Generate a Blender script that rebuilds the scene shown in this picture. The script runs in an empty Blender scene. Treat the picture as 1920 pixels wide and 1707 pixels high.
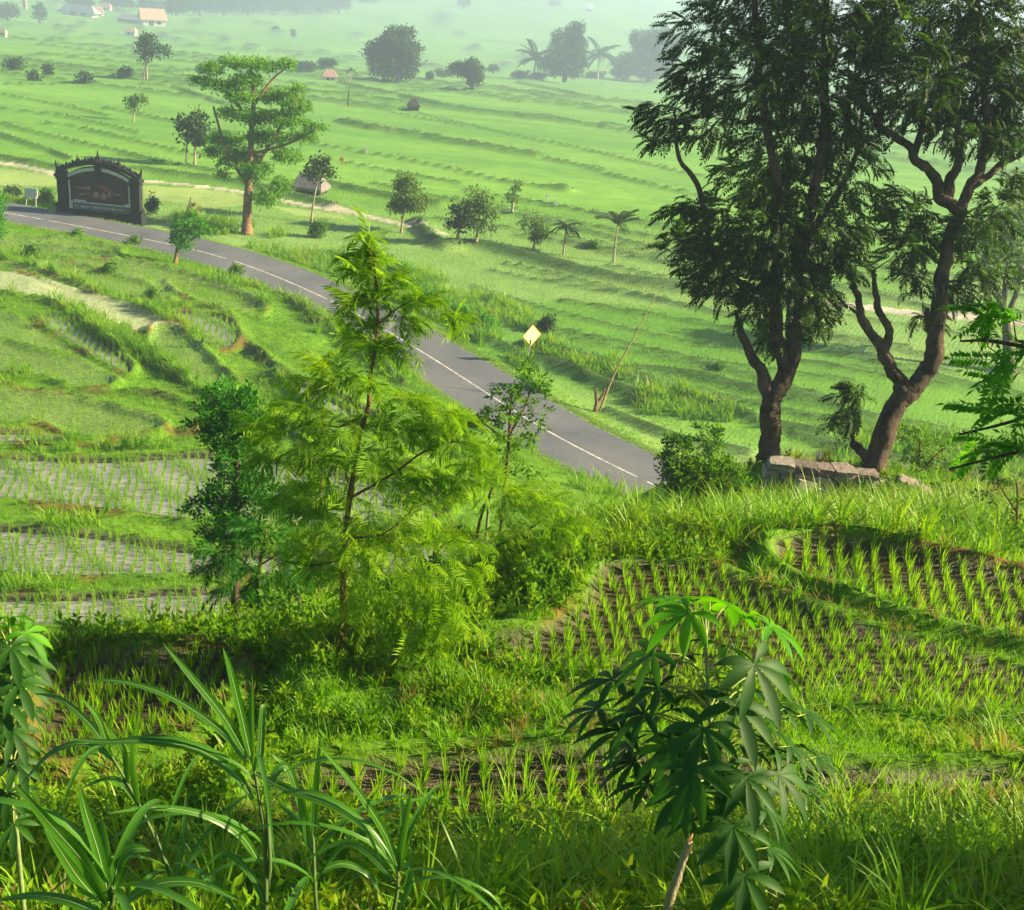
import bpy, math, random
import numpy as np
from mathutils import Vector, Matrix

# ------------------------------------------------------------------ camera, sky, sun
SC = bpy.context.scene
COL = SC.collection
F = 2200.0                       # focal length in photo pixels (photo 1920 x 1707)
TH = math.atan(.456)             # pitch below the horizon
RO = math.radians(5.5)           # roll
ZC = 24.0
cam_d = bpy.data.cameras.new("camera"); cam = bpy.data.objects.new("camera", cam_d); COL.objects.link(cam)
cam_d.sensor_fit = 'HORIZONTAL'; cam_d.sensor_width = 36; cam_d.lens = 36*F/1920
cam_d.clip_start = .05; cam_d.clip_end = 6000
cam.matrix_world = Matrix.Translation((0, 0, ZC)) @ Matrix.Rotation(math.pi/2-TH, 4, 'X') @ Matrix.Rotation(RO, 4, 'Z')
SC.camera = cam
SUN_AZ, SUN_EL = math.radians(80), math.radians(27)      # azimuth clockwise from the view direction
SUNV = np.array([math.sin(SUN_AZ)*math.cos(SUN_EL), math.cos(SUN_AZ)*math.cos(SUN_EL), math.sin(SUN_EL)])
W = bpy.data.worlds.new("World"); SC.world = W; W.use_nodes = True
_n = W.node_tree.nodes; _sky = _n.new('ShaderNodeTexSky'); _sky.sky_type = 'NISHITA'; _sky.sun_disc = False
_sky.sun_elevation = SUN_EL; _sky.sun_rotation = SUN_AZ; _sky.air_density = 1.0; _sky.dust_density = 1.2
_bg = _n['Background']; _bg.inputs[1].default_value = .05
W.node_tree.links.new(_sky.outputs[0], _bg.inputs[0])
sun_d = bpy.data.lights.new("sun", 'SUN'); sun_d.energy = 5.0; sun_d.angle = math.radians(.6); sun_d.color = (1, .82, .50)
sun = bpy.data.objects.new("sun", sun_d); COL.objects.link(sun)
sun.rotation_euler = Vector(SUNV).to_track_quat('Z', 'Y').to_euler(); sun.location = (60, 10, 60)
vs = SC.view_settings; vs.view_transform = 'Standard'; vs.look = 'None'; vs.exposure = 1.62; vs.gamma = 1; vs.use_curve_mapping = False
cy = SC.cycles
cy.use_denoising = True; cy.use_adaptive_sampling = True; cy.adaptive_threshold = .02
cy.max_bounces = 6; cy.diffuse_bounces = 3; cy.glossy_bounces = 2; cy.transmission_bounces = 4; cy.volume_bounces = 1; cy.transparent_max_bounces = 8
cy.sample_clamp_indirect = 4; cy.caustics_reflective = False; cy.caustics_refractive = False

rs = np.random.RandomState(11)
random.seed(5)

# ------------------------------------------------------------------ helpers
_cr, _sr, _ct, _st = math.cos(RO), math.sin(RO), math.cos(TH), math.sin(TH)
def ray(px, py):
    u = (px-960)/F; v = (853.5-py)/F
    U = u*_cr-v*_sr; V = u*_sr+v*_cr
    return np.array([U, _ct+V*_st, -_st+V*_ct])
def hit(px, py, z):                         # where a sight line meets the level z
    d = ray(px, py); t = (z-ZC)/d[2]
    return np.array([d[0]*t, d[1]*t, z])
def at(px, py, t):                          # a point t metres along the view axis
    return ray(px, py)*t+np.array([0, 0, ZC])
def proj(p):
    q = np.asarray(p, float)-np.array([0, 0, ZC])
    t = q[1]*_ct-q[2]*_st; U = q[0]/t; V = (q[1]*_st+q[2]*_ct)/t
    return 960+F*(U*_cr+V*_sr), 853.5-F*(-U*_sr+V*_cr), t

def mesh(name, V, faces, mat=None, parent=None, smooth=False, attrs=None):
    """faces: list of index arrays, each (n,3) or (n,4)"""
    V = np.asarray(V, np.float32).reshape(-1, 3)
    faces = [np.asarray(f, np.int32) for f in faces if len(f)]
    me = bpy.data.meshes.new(name)
    me.vertices.add(len(V)); me.vertices.foreach_set('co', V.ravel())
    loops = np.concatenate([f.ravel() for f in faces]); cnt = np.concatenate([np.full(len(f), f.shape[1], np.int32) for f in faces])
    me.loops.add(len(loops)); me.loops.foreach_set('vertex_index', loops)
    me.polygons.add(len(cnt)); st = np.zeros(len(cnt), np.int32); st[1:] = np.cumsum(cnt)[:-1]
    me.polygons.foreach_set('loop_start', st); me.polygons.foreach_set('loop_total', cnt)
    me.polygons.foreach_set('use_smooth', np.full(len(cnt), bool(smooth)))
    for k, a in (attrs or {}).items():
        if a.ndim == 2:
            at_ = me.attributes.new(k, 'FLOAT_COLOR', 'POINT')
            at_.data.foreach_set('color', np.concatenate([a, np.ones((len(a), 1))], 1).astype(np.float32).ravel())
        else:
            at_ = me.attributes.new(k, 'FLOAT', 'POINT'); at_.data.foreach_set('value', a.astype(np.float32))
    me.update(calc_edges=True)
    o = bpy.data.objects.new(name, me); COL.objects.link(o)
    if mat: me.materials.append(mat)
    if parent: o.parent = parent
    return o
def tag(o, label=None, cat=None, group=None, kind=None):
    if label: o['label'] = label
    if cat: o['category'] = cat
    if group: o['group'] = group
    if kind: o['kind'] = kind
    return o
def empty(name, loc, label, cat, group=None):
    o = bpy.data.objects.new(name, None); o.location = loc; COL.objects.link(o); o.empty_display_size = .3
    bpy.context.view_layer.update() if False else None
    return tag(o, label, cat, group)

class MB:                                    # collects geometry in world space
    def __init__(s): s.V = []; s.Q = []; s.T = []; s.n = 0
    def add(s, V, Q=None, T=None):
        V = np.asarray(V, np.float32).reshape(-1, 3)
        if Q is not None and len(Q): s.Q.append(np.asarray(Q, np.int32)+s.n)
        if T is not None and len(T): s.T.append(np.asarray(T, np.int32)+s.n)
        s.V.append(V); s.n += len(V)
    def inst(s, tv, tq, P, R, S):            # template copied to points P with rotations R and scales S
        N = len(P)
        if N == 0: return
        S = np.asarray(S, np.float32); S = S.reshape(N, 1, -1) if S.ndim > 1 else S.reshape(N, 1, 1)
        V = np.einsum('nij,nkj->nki', R, tv[None]*S)+np.asarray(P)[:, None, :]
        k = len(tv); off = (np.arange(N)*k)[:, None, None]
        s.add(V.reshape(-1, 3), (tq[None]+off).reshape(-1, 4))
    def box(s, c, h, R=None):
        v = np.array([[x, y, z] for x in (-1, 1) for y in (-1, 1) for z in (-1, 1)], float)*np.asarray(h)
        if R is not None: v = v@np.asarray(R).T
        s.add(v+np.asarray(c), [[0, 1, 3, 2], [4, 6, 7, 5], [0, 4, 5, 1], [2, 3, 7, 6], [0, 2, 6, 4], [1, 5, 7, 3]])
    def tube(s, pts, rad, n=8, cap=True, rough=0.):
        pts = np.asarray(pts, float); m = len(pts); rad = np.broadcast_to(np.asarray(rad, float), (m,))
        d = np.gradient(pts, axis=0); d /= np.linalg.norm(d, axis=1, keepdims=True)+1e-9
        ref = np.array([0, 0, 1.]) if abs(d[0][2]) < .9 else np.array([1., 0, 0])
        V = []; a = np.arange(n)*2*math.pi/n
        x = np.cross(ref, d[0]); x /= np.linalg.norm(x)
        for i in range(m):
            x = x-d[i]*np.dot(x, d[i]); x /= np.linalg.norm(x)+1e-9; y = np.cross(d[i], x)
            r = rad[i]*(1+rough*rs.uniform(-1, 1, n))
            V.append(pts[i]+(np.cos(a)*r)[:, None]*x+(np.sin(a)*r)[:, None]*y)
        V = np.concatenate(V); Q = []
        for i in range(m-1):
            for j in range(n):
                Q.append([i*n+j, i*n+(j+1) % n, (i+1)*n+(j+1) % n, (i+1)*n+j])
        T = []
        if cap:
            V = np.concatenate([V, [pts[-1]]]); T = [[(m-1)*n+j, (m-1)*n+(j+1) % n, len(V)-1] for j in range(n)]
        s.add(V, Q, T)
    def build(s, name, mat, parent=None, smooth=False, attrs=None):
        V = np.concatenate(s.V)
        if parent is not None: V = V-np.array(parent_loc(parent), np.float32)
        f = []
        if s.Q: f.append(np.concatenate(s.Q))
        if s.T: f.append(np.concatenate(s.T))
        return mesh(name, V, f, mat, parent, smooth, attrs)
def parent_loc(o):
    l = Vector((0, 0, 0))
    while o is not None: l += o.location; o = o.parent
    return l
def spline(pts, n):                          # Catmull-Rom through pts
    pts = np.asarray(pts, float); P = np.concatenate([[2*pts[0]-pts[1]], pts, [2*pts[-1]-pts[-2]]])
    out = []
    for u in np.linspace(0, len(pts)-1-1e-6, n):
        i = int(u); t = u-i; a, b, c, d = P[i:i+4]
        out.append(.5*(2*b+(c-a)*t+(2*a-5*b+4*c-d)*t*t+(3*b-a-3*c+d)*t**3))
    return np.array(out)
def frames(D, roll=None, up=(0, 0, 1)):      # rotation matrices whose +Y follows D and whose +Z stays near up
    D = np.asarray(D, float); D = D/(np.linalg.norm(D, axis=1, keepdims=True)+1e-9)
    U = np.broadcast_to(np.asarray(up, float), D.shape).copy(); par = np.abs((D*U).sum(1)) > .97
    U[par] = [1, 0, 0]
    X = np.cross(D, U); X /= np.linalg.norm(X, axis=1, keepdims=True)+1e-9; Z = np.cross(X, D)
    if roll is not None:
        c, s_ = np.cos(roll)[:, None], np.sin(roll)[:, None]; X, Z = X*c+Z*s_, Z*c-X*s_
    return np.stack([X, D, Z], 2)
def rotz(a):
    c, s_ = np.cos(a), np.sin(a); R = np.zeros((len(a), 3, 3)); R[:, 0, 0] = c; R[:, 0, 1] = -s_; R[:, 1, 0] = s_; R[:, 1, 1] = c; R[:, 2, 2] = 1
    return R
def vnoise(x, y, s, seed=0):                 # value noise, 0..1
    x = np.asarray(x)/s+seed*17.3; y = np.asarray(y)/s+seed*9.7
    i = np.floor(x).astype(np.int64); j = np.floor(y).astype(np.int64); u = x-i; v = y-j
    u = u*u*(3-2*u); v = v*v*(3-2*v)
    def h(a, b):
        k = (a*374761393+b*668265263+seed*1274126177) & 0x7fffffff
        k = ((k ^ (k >> 13))*1274126177) & 0x7fffffff
        return ((k ^ (k >> 16)) & 0xffff)/65535.
    return (h(i, j)*(1-u)+h(i+1, j)*u)*(1-v)+(h(i, j+1)*(1-u)+h(i+1, j+1)*u)*v
def fbm(x, y, s, seed=0, o=3):
    r = 0; a = .5; t = 0
    for k in range(o): r = r+a*vnoise(x, y, s/2**k, seed+k); t += a; a *= .55
    return r/t
def sstep(a, b, x): t = np.clip((x-a)/(b-a), 0, 1); return t*t*(3-2*t)
def polydist(X, Y, pl):
    """distance and signed side to a polyline"""
    best = np.full(X.shape, 1e9, np.float32); side = np.zeros(X.shape, np.float32)
    for (ax, ay), (bx, by) in zip(pl[:-1], pl[1:]):
        dx, dy = bx-ax, by-ay; L2 = dx*dx+dy*dy+1e-9
        t = np.clip(((X-ax)*dx+(Y-ay)*dy)/L2, 0, 1)
        ex, ey = X-ax-t*dx, Y-ay-t*dy; d = ex*ex+ey*ey; m = d < best
        best = np.where(m, d, best); side = np.where(m, np.sign(dx*(Y-ay)-dy*(X-ax)), side)
    return np.sqrt(best), side
def inpoly(X, Y, pg):
    c = np.zeros(X.shape, bool); n = len(pg)
    for i in range(n):
        (ax, ay), (bx, by) = pg[i], pg[(i+1) % n]
        if ay == by: continue
        c ^= ((ay > Y) != (by > Y)) & (X < (bx-ax)*(Y-ay)/(by-ay)+ax)
    return c

# ------------------------------------------------------------------ materials
def nodes(name):
    m = bpy.data.materials.new(name); m.use_nodes = True; t = m.node_tree; t.nodes.clear()
    return m, t, t.nodes.new('ShaderNodeOutputMaterial')
def N(t, kind, **kw):
    n = t.nodes.new(kind)
    for k, v in kw.items():
        if k.startswith('i_'):
            k = k[2:]; k = int(k) if k.isdigit() else k.replace('_', ' ')
            n.inputs[k].default_value = v
        else: setattr(n, k, v)
    return n
def ramp(t, fac, stops):
    r = t.nodes.new('ShaderNodeValToRGB'); e = r.color_ramp.elements
    while len(e) < len(stops): e.new(.5)
    for k, (p, c) in zip(e, stops): k.position = p; k.color = (*c, 1)
    t.links.new(fac, r.inputs[0]); return r.outputs[0]
def leafmat(name, cols, trans=.45, rough=.45, spec=.35, nscale=.5, backtint=(1.15, 1.1, .5)):
    m, t, o = nodes(name); L = t.links
    g = N(t, 'ShaderNodeNewGeometry'); tc = N(t, 'ShaderNodeTexCoord')
    nz = N(t, 'ShaderNodeTexNoise', i_Scale=nscale, i_Detail=2.0); L.new(tc.outputs['Object'], nz.inputs['Vector'])
    mx = N(t, 'ShaderNodeMath', operation='MULTIPLY_ADD'); mx.inputs[1].default_value = .55; L.new(g.outputs['Random Per Island'], mx.inputs[0])
    m2 = N(t, 'ShaderNodeMath', operation='MULTIPLY_ADD'); m2.inputs[1].default_value = 1.3; m2.inputs[2].default_value = -.43
    L.new(nz.outputs[0], m2.inputs[0]); L.new(m2.outputs[0], mx.inputs[2])
    c = ramp(t, mx.outputs[0], [(i/(len(cols)-1), k) for i, k in enumerate(cols)])
    p = N(t, 'ShaderNodeBsdfPrincipled', i_Roughness=rough); p.inputs['Specular IOR Level'].default_value = spec; L.new(c, p.inputs['Base Color'])
    tr = N(t, 'ShaderNodeBsdfTranslucent'); mt = N(t, 'ShaderNodeMix', data_type='RGBA', blend_type='MULTIPLY'); mt.inputs[0].default_value = 1
    L.new(c, mt.inputs[6]); mt.inputs[7].default_value = (*backtint, 1); L.new(mt.outputs[2], tr.inputs[0])
    s = N(t, 'ShaderNodeMixShader'); s.inputs[0].default_value = trans; L.new(p.outputs[0], s.inputs[1]); L.new(tr.outputs[0], s.inputs[2])
    L.new(s.outputs[0], o.inputs[0]); return m
def flatmat(name, col, rough=.7, var=.25, scale=6., bump=.0, col2=None, spec=.3):
    m, t, o = nodes(name); L = t.links; tc = N(t, 'ShaderNodeTexCoord')
    nz = N(t, 'ShaderNodeTexNoise', i_Scale=scale, i_Detail=6.0, i_Roughness=.65); L.new(tc.outputs['Object'], nz.inputs['Vector'])
    c2 = col2 or tuple(min(1, k*(1+var)) for k in col); c1 = tuple(k*(1-var) for k in col)
    c = ramp(t, nz.outputs[0], [(.3, c1), (.7, c2)])
    p = N(t, 'ShaderNodeBsdfPrincipled', i_Roughness=rough); p.inputs['Specular IOR Level'].default_value = spec; L.new(c, p.inputs['Base Color'])
    if bump:
        b = N(t, 'ShaderNodeBump', i_Strength=bump, i_Distance=.05); L.new(nz.outputs[0], b.inputs['Height']); L.new(b.outputs[0], p.inputs['Normal'])
    L.new(p.outputs[0], o.inputs[0]); return m
def barkmat(name, c1, c2, scale=9.):
    m, t, o = nodes(name); L = t.links; tc = N(t, 'ShaderNodeTexCoord'); mp = N(t, 'ShaderNodeMapping'); mp.inputs['Scale'].default_value = (1, 1, .28)
    L.new(tc.outputs['Object'], mp.inputs[0])
    nz = N(t, 'ShaderNodeTexNoise', i_Scale=scale, i_Detail=8.0, i_Roughness=.7); L.new(mp.outputs[0], nz.inputs['Vector'])
    n2 = N(t, 'ShaderNodeTexNoise', i_Scale=1.3, i_Detail=3.0); L.new(tc.outputs['Object'], n2.inputs['Vector'])
    a = N(t, 'ShaderNodeMath', operation='MULTIPLY_ADD'); a.inputs[1].default_value = .5; L.new(nz.outputs[0], a.inputs[0])
    h = N(t, 'ShaderNodeMath', operation='MULTIPLY'); h.inputs[1].default_value = .5; L.new(n2.outputs[0], h.inputs[0]); L.new(h.outputs[0], a.inputs[2])
    c = ramp(t, a.outputs[0], [(.36, c1), (.62, c2)])
    p = N(t, 'ShaderNodeBsdfPrincipled', i_Roughness=.85); p.inputs['Specular IOR Level'].default_value = .2; L.new(c, p.inputs['Base Color'])
    b = N(t, 'ShaderNodeBump', i_Strength=.8, i_Distance=.04); L.new(nz.outputs[0], b.inputs['Height']); L.new(b.outputs[0], p.inputs['Normal']); b.inputs['Distance'].default_value = .09; b.inputs['Strength'].default_value = 1.
    L.new(p.outputs[0], o.inputs[0]); return m

# ------------------------------------------------------------------ layout of the land
road_px = [(60, 412), (110, 418), (210, 437), (300, 455), (400, 478), (520, 520), (660, 585), (790, 660), (900, 730), (1000, 795), (1100, 850), (1230, 912)]
RW = 2.75
road_c = [hit(x, y, 0)[:2] for x, y in road_px]
d0 = road_c[0]-road_c[4]; d0 /= np.linalg.norm(d0)
road_c = [road_c[0]+d0*k for k in (140, 100, 70, 45, 25, 12)]+road_c[1:]+[np.array(p) for p in ((9.6, 48.2), (13.5, 47.5), (19, 48.6), (27, 50.5), (60, 54), (140, 60))]
ROADC = spline(road_c, 300)
_q = np.r_[0, np.cumsum(np.linalg.norm(np.diff(ROADC, axis=0), axis=1))]; _u = np.linspace(0, _q[-1], 280)
ROADC = np.stack([np.interp(_u, _q, ROADC[:, 0]), np.interp(_u, _q, ROADC[:, 1])], 1)
for _ in range(6): ROADC[1:-1] = ROADC[1:-1]*.5+(ROADC[:-2]+ROADC[2:])*.25
# terraces on the near side: (kind, level, outline as seen)
PADDY = [
 ('mud', 17.0, [(430, 1480), (620, 1445), (800, 1425), (1100, 1405), (1500, 1440), (1700, 1455), (1990, 1440), (1990, 1520), (1560, 1560), (1100, 1590), (700, 1580), (430, 1560)]),
 ('mud', 16.2, [(1100, 1062), (1290, 1056), (1400, 1093), (1560, 1163), (1760, 1215), (1990, 1277), (1990, 1375), (1600, 1360), (1300, 1330), (1000, 1300), (900, 1262), (860, 1205), (1000, 1195), (1080, 1140)]),
 ('mud', 16.2, [(80, 1240), (420, 1212), (470, 1250), (450, 1330), (400, 1400), (250, 1430), (60, 1480), (40, 1350)]),
 ('mud', 16.25, [(1440, 1022), (1560, 1006), (1920, 1082), (1990, 1095), (1990, 1246), (1880, 1217), (1650, 1156), (1480, 1091), (1425, 1050)]),
 ('water', 3.4, [(-150, 1120), (150, 1122), (380, 1105), (700, 1115), (700, 1180), (-150, 1190)]),
 ('water', 3.1, [(-150, 985), (0, 990), (200, 1005), (400, 1040), (620, 1045), (850, 1010), (1010, 1015), (1010, 1075), (600, 1090), (-150, 1095)]),
 ('water', 2.7, [(-150, 858), (0, 856), (200, 868), (380, 852), (520, 865), (700, 905), (850, 930), (850, 985), (600, 1000), (380, 990), (250, 970), (0, 945), (-150, 940)]),
 ('water', 2.4, [(-150, 812), (20, 812), (90, 814), (150, 838), (60, 838), (-150, 836)]),
 ('rice', 2.2, [(-150, 738), (100, 742), (230, 778), (320, 802), (230, 820), (150, 822), (90, 792), (20, 792), (-150, 800)]),
 ('rice', 1.9, [(-150, 650), (0, 640), (77, 668), (150, 676), (215, 715), (195, 728), (150, 727), (67, 700), (-150, 695)]),
 ('rice', 1.8, [(-150, 590), (13, 592), (77, 628), (140, 662), (77, 656), (0, 630), (-150, 625)]),
 ('water', 1.7, [(60, 598), (130, 588), (190, 635), (260, 690), (245, 712), (220, 702), (160, 665), (90, 622)]),
 ('pale', 1.3, [(-150, 500), (0, 507), (57, 513), (187, 553), (320, 610), (352, 634), (283, 630), (247, 620), (123, 572), (67, 553), (-150, 540)]),
 ('water', 1.2, [(300, 585), (427, 590), (460, 640), (417, 670), (365, 627)]),
 ('rice', .9, [(123, 485), (297, 500), (420, 540), (500, 562), (420, 560), (340, 548), (240, 528), (120, 500)]),
 ('rice', .6, [(-80, 428), (60, 452), (150, 453), (240, 477), (160, 471), (60, 464), (-80, 458)]),
 ('rice', .85, [(110, 492), (170, 506), (230, 523), (300, 543), (340, 553), (262, 578), (185, 543), (112, 517), (50, 499)]),
 ('rice', .8, [(310, 525), (400, 540), (470, 562), (500, 592), (430, 582), (350, 556)]), ('water', 1.9, [(505, 690), (560, 715), (640, 760), (705, 806), (640, 792), (560, 748)]),
 ('rice', 1.5, [(300, 602), (360, 645), (400, 690), (440, 728), (400, 738), (340, 702), (285, 655)]),
 ('rice', 1.0, [(-120, 487), (0, 494), (47, 506), (110, 527), (180, 552), (120, 538), (57, 509), (-120, 497)]),
 ('rice', .7, [(-100, 462), (60, 458), (240, 490), (120, 480), (-100, 478)]),
]
PADDY = [(k, z, np.array([hit(x, y, z)[:2] for x, y in pg])) for k, z, pg in PADDY]
def soften(pg, it=2):
    for _ in range(it):
        q = np.roll(pg, -1, 0); pg = np.stack([pg*.75+q*.25, pg*.25+q*.75], 1).reshape(-1, 2)
    return pg
def grow(pg, w):
    e = np.roll(pg, -1, 0)-np.roll(pg, 1, 0); n_ = np.stack([e[:, 1], -e[:, 0]], 1); n_ /= np.linalg.norm(n_, axis=1, keepdims=True)+1e-9
    a_ = .5*np.sum(pg[:, 0]*np.roll(pg[:, 1], -1)-np.roll(pg[:, 0], -1)*pg[:, 1]); return pg+n_*w*np.sign(a_)
PADDY = [(k, z, grow(soften(pg), {'rice': .38, 'pale': .3}.get(k, 0.))) for k, z, pg in PADDY]
CTRL = []
for k, z, pg in PADDY:
    for p in pg[::6]: CTRL.append((*p, z))
for p in ROADC[20:230:6]: CTRL.append((*p, 0.))
for x, y, z in [(0, 1707, 18.4), (500, 1707, 18.5), (960, 1707, 18.5), (1400, 1707, 18.5), (1900, 1707, 18.6), (-200, 1707, 18.3), (2150, 1707, 18.7),
                (250, 1600, 17.6), (700, 1640, 17.7), (1100, 1640, 17.8), (1600, 1640, 17.8), (1950, 1620, 17.7),
                (560, 1400, 16.8), (760, 1380, 16.9), (960, 1370, 17.05), (1300, 1385, 17.0), (1600, 1405, 16.9), (1950, 1405, 16.8),
                (500, 1330, 16.5), (700, 1300, 16.6), (900, 1320, 16.7),
                (300, 1180, 16.75), (100, 1190, 16.7), (500, 1200, 16.7), (-150, 1200, 16.7), (700, 1190, 16.5), (1000, 1150, 16.6),
                (1060, 1060, 16.6), (1100, 1025, 16.4), (1300, 1010, 16.2), (1420, 1010, 16.3),
                (1250, 1000, 15.3), (1100, 1008, 15.5), (1400, 995, 15.2), (1600, 985, 15.2), (1800, 1015, 15.7), (1950, 1045, 15.9),
                (1250, 985, 12.6), (1350, 975, 12.3), (1450, 945, 12.3), (1560, 960, 12.5), (1700, 970, 13.0), (1900, 975, 13.2),
                (1440, 865, 12.9), (1640, 882, 12.9), (1760, 915, 12.9), (1900, 930, 12.4)]:
    CTRL.append(tuple(hit(x, y, z)))
CTRL += [(0, 0, 22.4), (-6, 0, 22.4), (6, 0, 22.4), (0, 1.6, 22.1), (0, 4, 19.7), (5, 3, 20.4), (-5, 3, 20.4), (14, 4, 20), (-14, 4, 20), (0, -8, 23), (0, -30, 26), (30, -20, 26), (-30, -20, 26),
         (40, 10, 20), (-40, 10, 18), (60, 30, 8), (-60, 35, 5), (30, 22, 16),
         (-9, 17, 10.5), (-4, 17.5, 10.8), (1, 18, 11.8), (-13, 16, 10.5), (-10, 22, 7), (-3, 23, 7.5), (3, 22.5, 10.5), (-16, 24, 6), (-8, 28, 4.2), (0, 29, 5), (4, 27, 9.8),
         (5, 36, 7), (12, 34, 8), (20, 34, 7), (30, 36, 6), (8, 42, 2.5), (18, 42, 2), (30, 44, 2), (-1, 50, 1.2), (-3, 46, 2), (60, 48, 0)]
CTRL = np.array(CTRL)
def _rbf_fit(P):
    n = len(P); X = P[:, :2]; D = np.sqrt(((X[:, None]-X[None])**2).sum(2)+.05)
    A = np.zeros((n+3, n+3)); A[:n, :n] = D; A[:n, n] = 1; A[:n, n+1:] = X; A[n:, :n] = A[:n, n:].T
    A[:n, :n] -= np.eye(n)*.02
    return np.linalg.solve(A, np.concatenate([P[:, 2], [0, 0, 0]]))
RW_ = _rbf_fit(CTRL)
def hillz(X, Y):
    r = RW_[-3]+RW_[-2]*X+RW_[-1]*Y
    for (x, y, _), w in zip(CTRL, RW_): r = r+w*np.sqrt((X-x)**2+(Y-y)**2+.05)
    return r
_VY = np.arange(0, 1300, 5.); _VZ = np.cumsum(np.interp(_VY, [0, 70, 80, 110, 150, 640, 740, 1100, 1250], [0, 0, .03, .03, .095, .095, .05, .05, 0]))*5.
def valleyz(X, Y):
    return -.35-np.interp(Y, _VY, _VZ)-.01*np.clip(X-20, 0, 300)
# field banks in the valley, as seen
BANKS = [  # (height, width, points)
 (.5, .6, [(0, 178), (50, 187), (133, 203), (207, 220)]), (.5, .6, [(77, 233), (140, 240), (217, 257), (283, 273), (343, 287), (420, 300)]),
 (.5, .6, [(0, 233), (67, 250), (140, 267), (213, 283), (267, 297), (347, 313), (440, 330)]), (.5, .6, [(0, 253), (40, 267), (100, 287), (133, 300)]),
 (.7, 1., [(-60, 285), (0, 298), (110, 318), (200, 322), (273, 322), (333, 330), (443, 345), (560, 372), (640, 395)]),
 (.6, .6, [(267, 160), (333, 167), (410, 193), (520, 215)]), (.5, .6, [(50, 107), (187, 107), (260, 112)]), (.8, 1., [(33, 133), (127, 133), (260, 140), (360, 138)]), (.5, .6, [(-60, 155), (0, 160), (133, 160)]),
 (.7, .9, [(640, 157), (707, 172), (767, 185), (833, 200), (880, 208), (967, 217), (1060, 225)]), (.5, .6, [(813, 163), (867, 167), (913, 180), (957, 190), (993, 195)]),
 (.6, .7, [(973, 157), (1040, 170), (1100, 183), (1173, 193), (1280, 210)]), (.5, .6, [(940, 163), (1007, 180), (1073, 193), (1123, 200)]),
 (1.1, 1.4, [(640, 230), (707, 245), (773, 255), (840, 267), (907, 278), (1007, 295)]), (.7, .8, [(1007, 295), (1040, 302), (1130, 322)]), (.6, .7, [(1133, 327), (1240, 353), (1340, 372)]),
 (.5, .6, [(560, 265), (640, 280), (740, 297), (840, 317), (940, 340), (1023, 353)]), (.9, 1., [(1023, 353), (1060, 358)]), (.8, 1., [(600, 345), (640, 353), (720, 370), (820, 385)]),
 (.5, .6, [(783, 213), (940, 250), (1073, 277), (1173, 300), (1280, 325), (1400, 345)]), (.4, .5, [(740, 213), (880, 240)]), (.6, .7, [(1027, 220), (1107, 237), (1190, 252), (1280, 270)]),
 (.9, 1.2, [(783, 420), (822, 462), (873, 462), (935, 471), (1047, 501), (1160, 527), (1280, 546), (1420, 570), (1540, 590)]),
 (.3, .35, [(890, 539), (972, 565), (1047, 587), (1160, 614), (1280, 640), (1420, 665), (1600, 690), (1760, 705)]),
 (.3, .35, [(1047, 621), (1160, 644), (1280, 670), (1420, 690), (1600, 716)]), (.3, .3, [(1030, 628), (1160, 654), (1280, 681), (1420, 702)]),
 (.3, .35, [(920, 508), (1047, 535), (1200, 560), (1300, 580), (1420, 600)]),
 (.5, .6, [(890, 636), (958, 659), (1010, 690)]), (.8, .9, [(995, 648), (1060, 670), (1145, 689)]), (.8, .9, [(1006, 678), (1085, 704), (1122, 722), (1220, 756)]), (.5, .6, [(1141, 775), (1272, 824), (1400, 850)]),
 (.8, .9, [(1180, 697), (1240, 702), (1312, 712), (1425, 738), (1560, 762)]), (.6, .7, [(1160, 714), (1275, 734), (1432, 794), (1540, 815)]), (.5, .6, [(1480, 745), (1575, 770), (1640, 785)]), (.5, .6, [(1493, 819), (1609, 852), (1760, 880)]),
 (.4, .4, [(1507, 650), (1650, 680), (1800, 700)]), (.3, .35, [(1507, 680), (1650, 706), (1780, 724)]), (.4, .5, [(1700, 795), (1820, 815)]),
 (.5, .6, [(560, 100), (700, 118), (860, 128)]), (.5, .6, [(700, 135), (840, 160), (900, 172)]), (.5, .7, [(640, 70), (800, 75), (950, 95)]), (.5, .8, [(330, 60), (520, 75), (640, 85)]), (.5, .8, [(20, 75), (160, 85), (330, 100)]),
 (.5, .8, [(640, 20), (820, 30), (1020, 40)]), (.6, .8, [(200, 205), (330, 230), (420, 250), (560, 270)]), (.5, .6, [(0, 205), (120, 220), (260, 250)]),
 (.5, .6, [(640, 305), (760, 328), (860, 345)]), (.4, .5, [(700, 345), (840, 375), (960, 400)]), (.5, .6, [(950, 400), (1080, 430), (1240, 470), (1400, 500)]), (.4, .5, [(1020, 385), (1180, 415), (1300, 440)]),
 (.5, .6, [(1060, 455), (1180, 480), (1320, 505), (1480, 530)]), (.5, .7, [(1500, 330), (1700, 365), (1920, 400)]), (.5, .7, [(1560, 420), (1740, 450), (1990, 490)]), (.5, .7, [(1600, 500), (1990, 545)]), (.5, .6, [(1540, 270), (1990, 340)]),
]
def vhit(x, y):
    p = hit(x, y, -.35)
    for _ in range(40): p = .5*p+.5*hit(x, y, float(valleyz(p[0], p[1])))
    return p
BANKS = [(h, w, np.array([vhit(x, y)[:2] for x, y in pl]), len(pl)) for h, w, pl in BANKS]
BANKS = [(h*.75*max(1, q[:, 1].mean()/160), w*.75*max(1, q[:, 1].mean()/160), spline(q, 3*n_)) for h, w, q, n_ in BANKS]
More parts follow.
